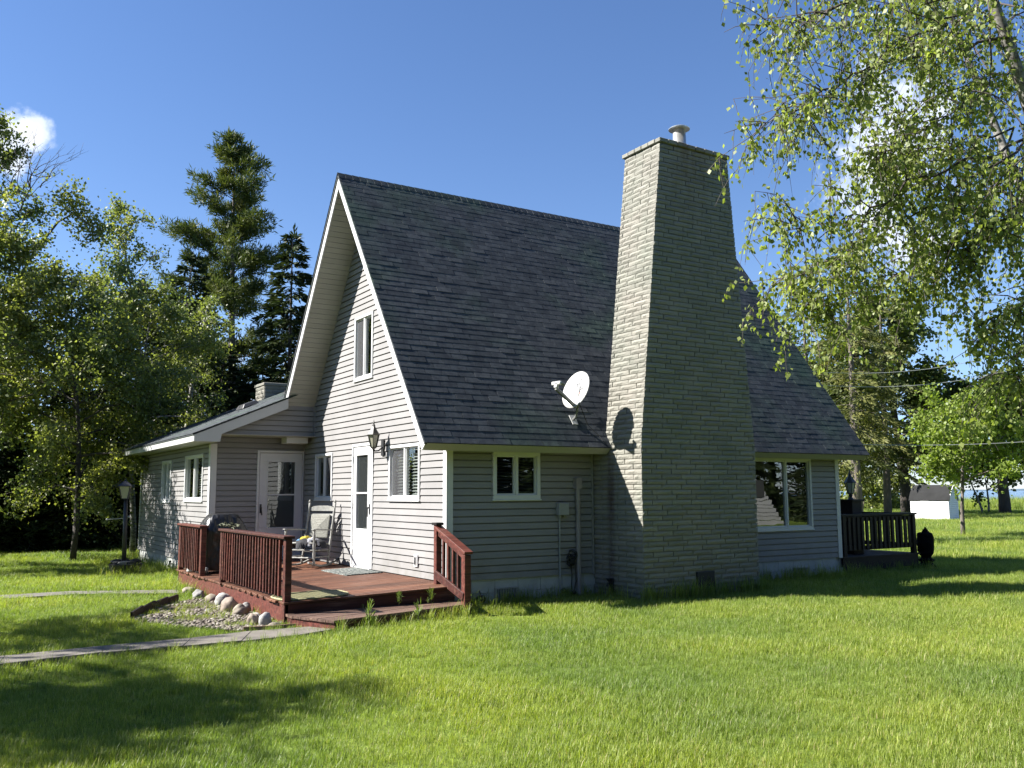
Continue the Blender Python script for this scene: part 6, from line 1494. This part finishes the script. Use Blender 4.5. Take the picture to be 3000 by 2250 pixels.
def blocked(x, y):
    for a, b, c, d in FOOT:
        if a < x < b and c < y < d: return True
    if inpoly(x, y, SP): return True
    if inpoly(x, y, pathp): return rng.random() < (.45 if (math.sin(x*2.3)*.12+y > -1.12 or y < -1.42+math.sin(x*3)*.08) else .97)
    if inpoly(x, y, bed): return rng.random() < (.9 if math.sin(x*5+y*3)+math.sin(y*6-x*2) > -.3 else .35)
    if inpoly(x, y, fpp): return rng.random() < .8
    return False
pts, sz = [], []
def ringpts(d0, d1, dens, s, a0=.8, a1=64):
    a0, a1 = math.radians(a0), math.radians(a1); n = int((d1*d1-d0*d0)/2*(a1-a0)*dens); d = np.sqrt(rng.uniform(d0*d0, d1*d1, n)); a = rng.uniform(a0, a1, n)
    for dd, aa in zip(d, a):
        x, y = CAM[0]+dd*math.sin(aa), CAM[1]+dd*math.cos(aa)
        if blocked(x, y): continue
        pts.append((x, y, gh(x, y))); sz.append(s*rng.uniform(.75, 1.2)*(1+.18*math.sin(x*1.7+math.sin(y*1.3)*2)))
ringpts(1.5, 9.5, 150, .78, -35, 95); ringpts(9.5, 15, 100, .9, -30, 88); ringpts(15, 24, 46, 1.1, -24, 80); ringpts(24, 40, 15, 1.5, -20, 78); ringpts(40, 70, 4.5, 2.1, 44, 74); ringpts(24, 34, 10, 1.5, -6, 14); ringpts(70, 103, 1.8, 3.0, 46, 70)
scatter('grass', pts, sz, TA, 'mown bright green grass of the lawn'); print('tufts', len(pts))
pts, sz = [], []
def line(x0, y0, x1, y1, n, w, s0, s1):
    for k in range(n):
        t = rng.uniform(); x = x0+(x1-x0)*t+rng.normal()*w; y = y0+(y1-y0)*t-abs(rng.normal())*w
        if inpoly(x, y, SP) or any(a < x < b and c < y < d for a, b, c, d in FOOT): continue
        pts.append((x, y, gh(x, y))); sz.append(rng.uniform(s0, s1))
line(-.1, -.05, 2.55, -.05, 90, .12, .5, 1.1); line(2.5, -1.25, 5.1, -1.25, 100, .035, .5, 1.35); line(2.5, -.1, 2.56, -1.2, 26, .05, .5, 1.1); line(5.1, -.08, 8.5, -.08, 120, .16, .5, 1.2); line(8.5, -.1, 11.4, -.1, 60, .15, .5, 1.0)
line(-2.2, -1.40, -.05, -.87, 60, .05, .3, .9); line(-1.95, 6.1, -1.95, 12.8, 150, .18, .6, 1.3); line(-3.2, 8.5, -2.5, 8.3, 40, .15, .5, 1.1); line(-2.55, 3.2, -2.6, 5.6, 40, .12, .5, 1.0); line(-2.75, -.5, -2.9, 2.6, 34, .2, .3, .8); line(-3.6, .3, -3.0, 2.5, 40, .3, .3, .7)
line(-8, -1.0, -2.6, -.85, 110, .05, .3, .55); line(-8, -1.62, -2.4, -1.5, 60, .03, .3, .55)
n0 = len(pts)
for k in range(5200):
    u = rng.uniform(84, 104.5); v = rng.uniform(-24, 22); q = CG+LD*u+LP*v; pts.append((q.x, q.y, GZ-.02)); sz.append(rng.uniform(2.4, 4.4))
for k in range(60): q = at(rng.uniform(57.4, 62), rng.uniform(26, 40)); pts.append((q[0], q[1], GZ)); sz.append(rng.uniform(.7, 1.2))
scatter('tall_grass', pts, sz, TT, 'taller unmown grass along walls, edges and the lake bank')
# little plants growing through the step
PM = leafmat('seedling_needles', (.10, .15, .03), (.17, .22, .05), .3)
def seedling(x, y, z, h, n, label, spread=.5, name='seedling'):
    rg = np.random.default_rng(int(x*100) & 1023); C = np.stack([x+rg.normal(size=n)*h*.06, y+rg.normal(size=n)*h*.06, z+rg.uniform(.05, .8, n)*h], 1); D = rg.normal(size=(n, 3))*spread+[0, 0, .9]
    r_ = thing(name, (x, y, z), label, 'plant'); link('foliage', card_mesh('foliage', C-np.array([x, y, z]), D, rg.uniform(.25, .5, n)*h, .10, PM, rg, mode='n'), r_).location = (0, 0, 0)
    mb = MB(); mb.tube([(x, y, z-.05), (x, y, z+h*.6)], .004, 4); mb.build('stem', BARK, r_)
seedling(-.97, -.50, -.20, .17, 90, 'bushy green pine seedling in the middle of the step')
seedling(-.50, -.50, -.20, .19, 70, 'tall green pine seedling near the right end of the step', .3)
seedling(-.58, -.56, -.20, .08, 40, 'small yellowish seedling beside the tall one on the step')
seedling(-1.42, -.62, -.21, .13, 44, 'thin green seedling left of the bushy one on the step', .35)
seedling(-1.54, -.66, -.21, .08, 30, 'tiny dry seedling farthest left on the step', .35)
seedling(-1.75, -1.33, GZ, .32, 60, 'tall weed growing in front of the step edge', .35, 'weed')
seedling(-1.0, -1.12, GZ, .26, 50, 'leafy weed in the grass before the step', .4, 'weed')
seedling(-.02, -.95, GZ, .24, 60, 'leafy weed at the foot of the stair post', .45, 'weed')
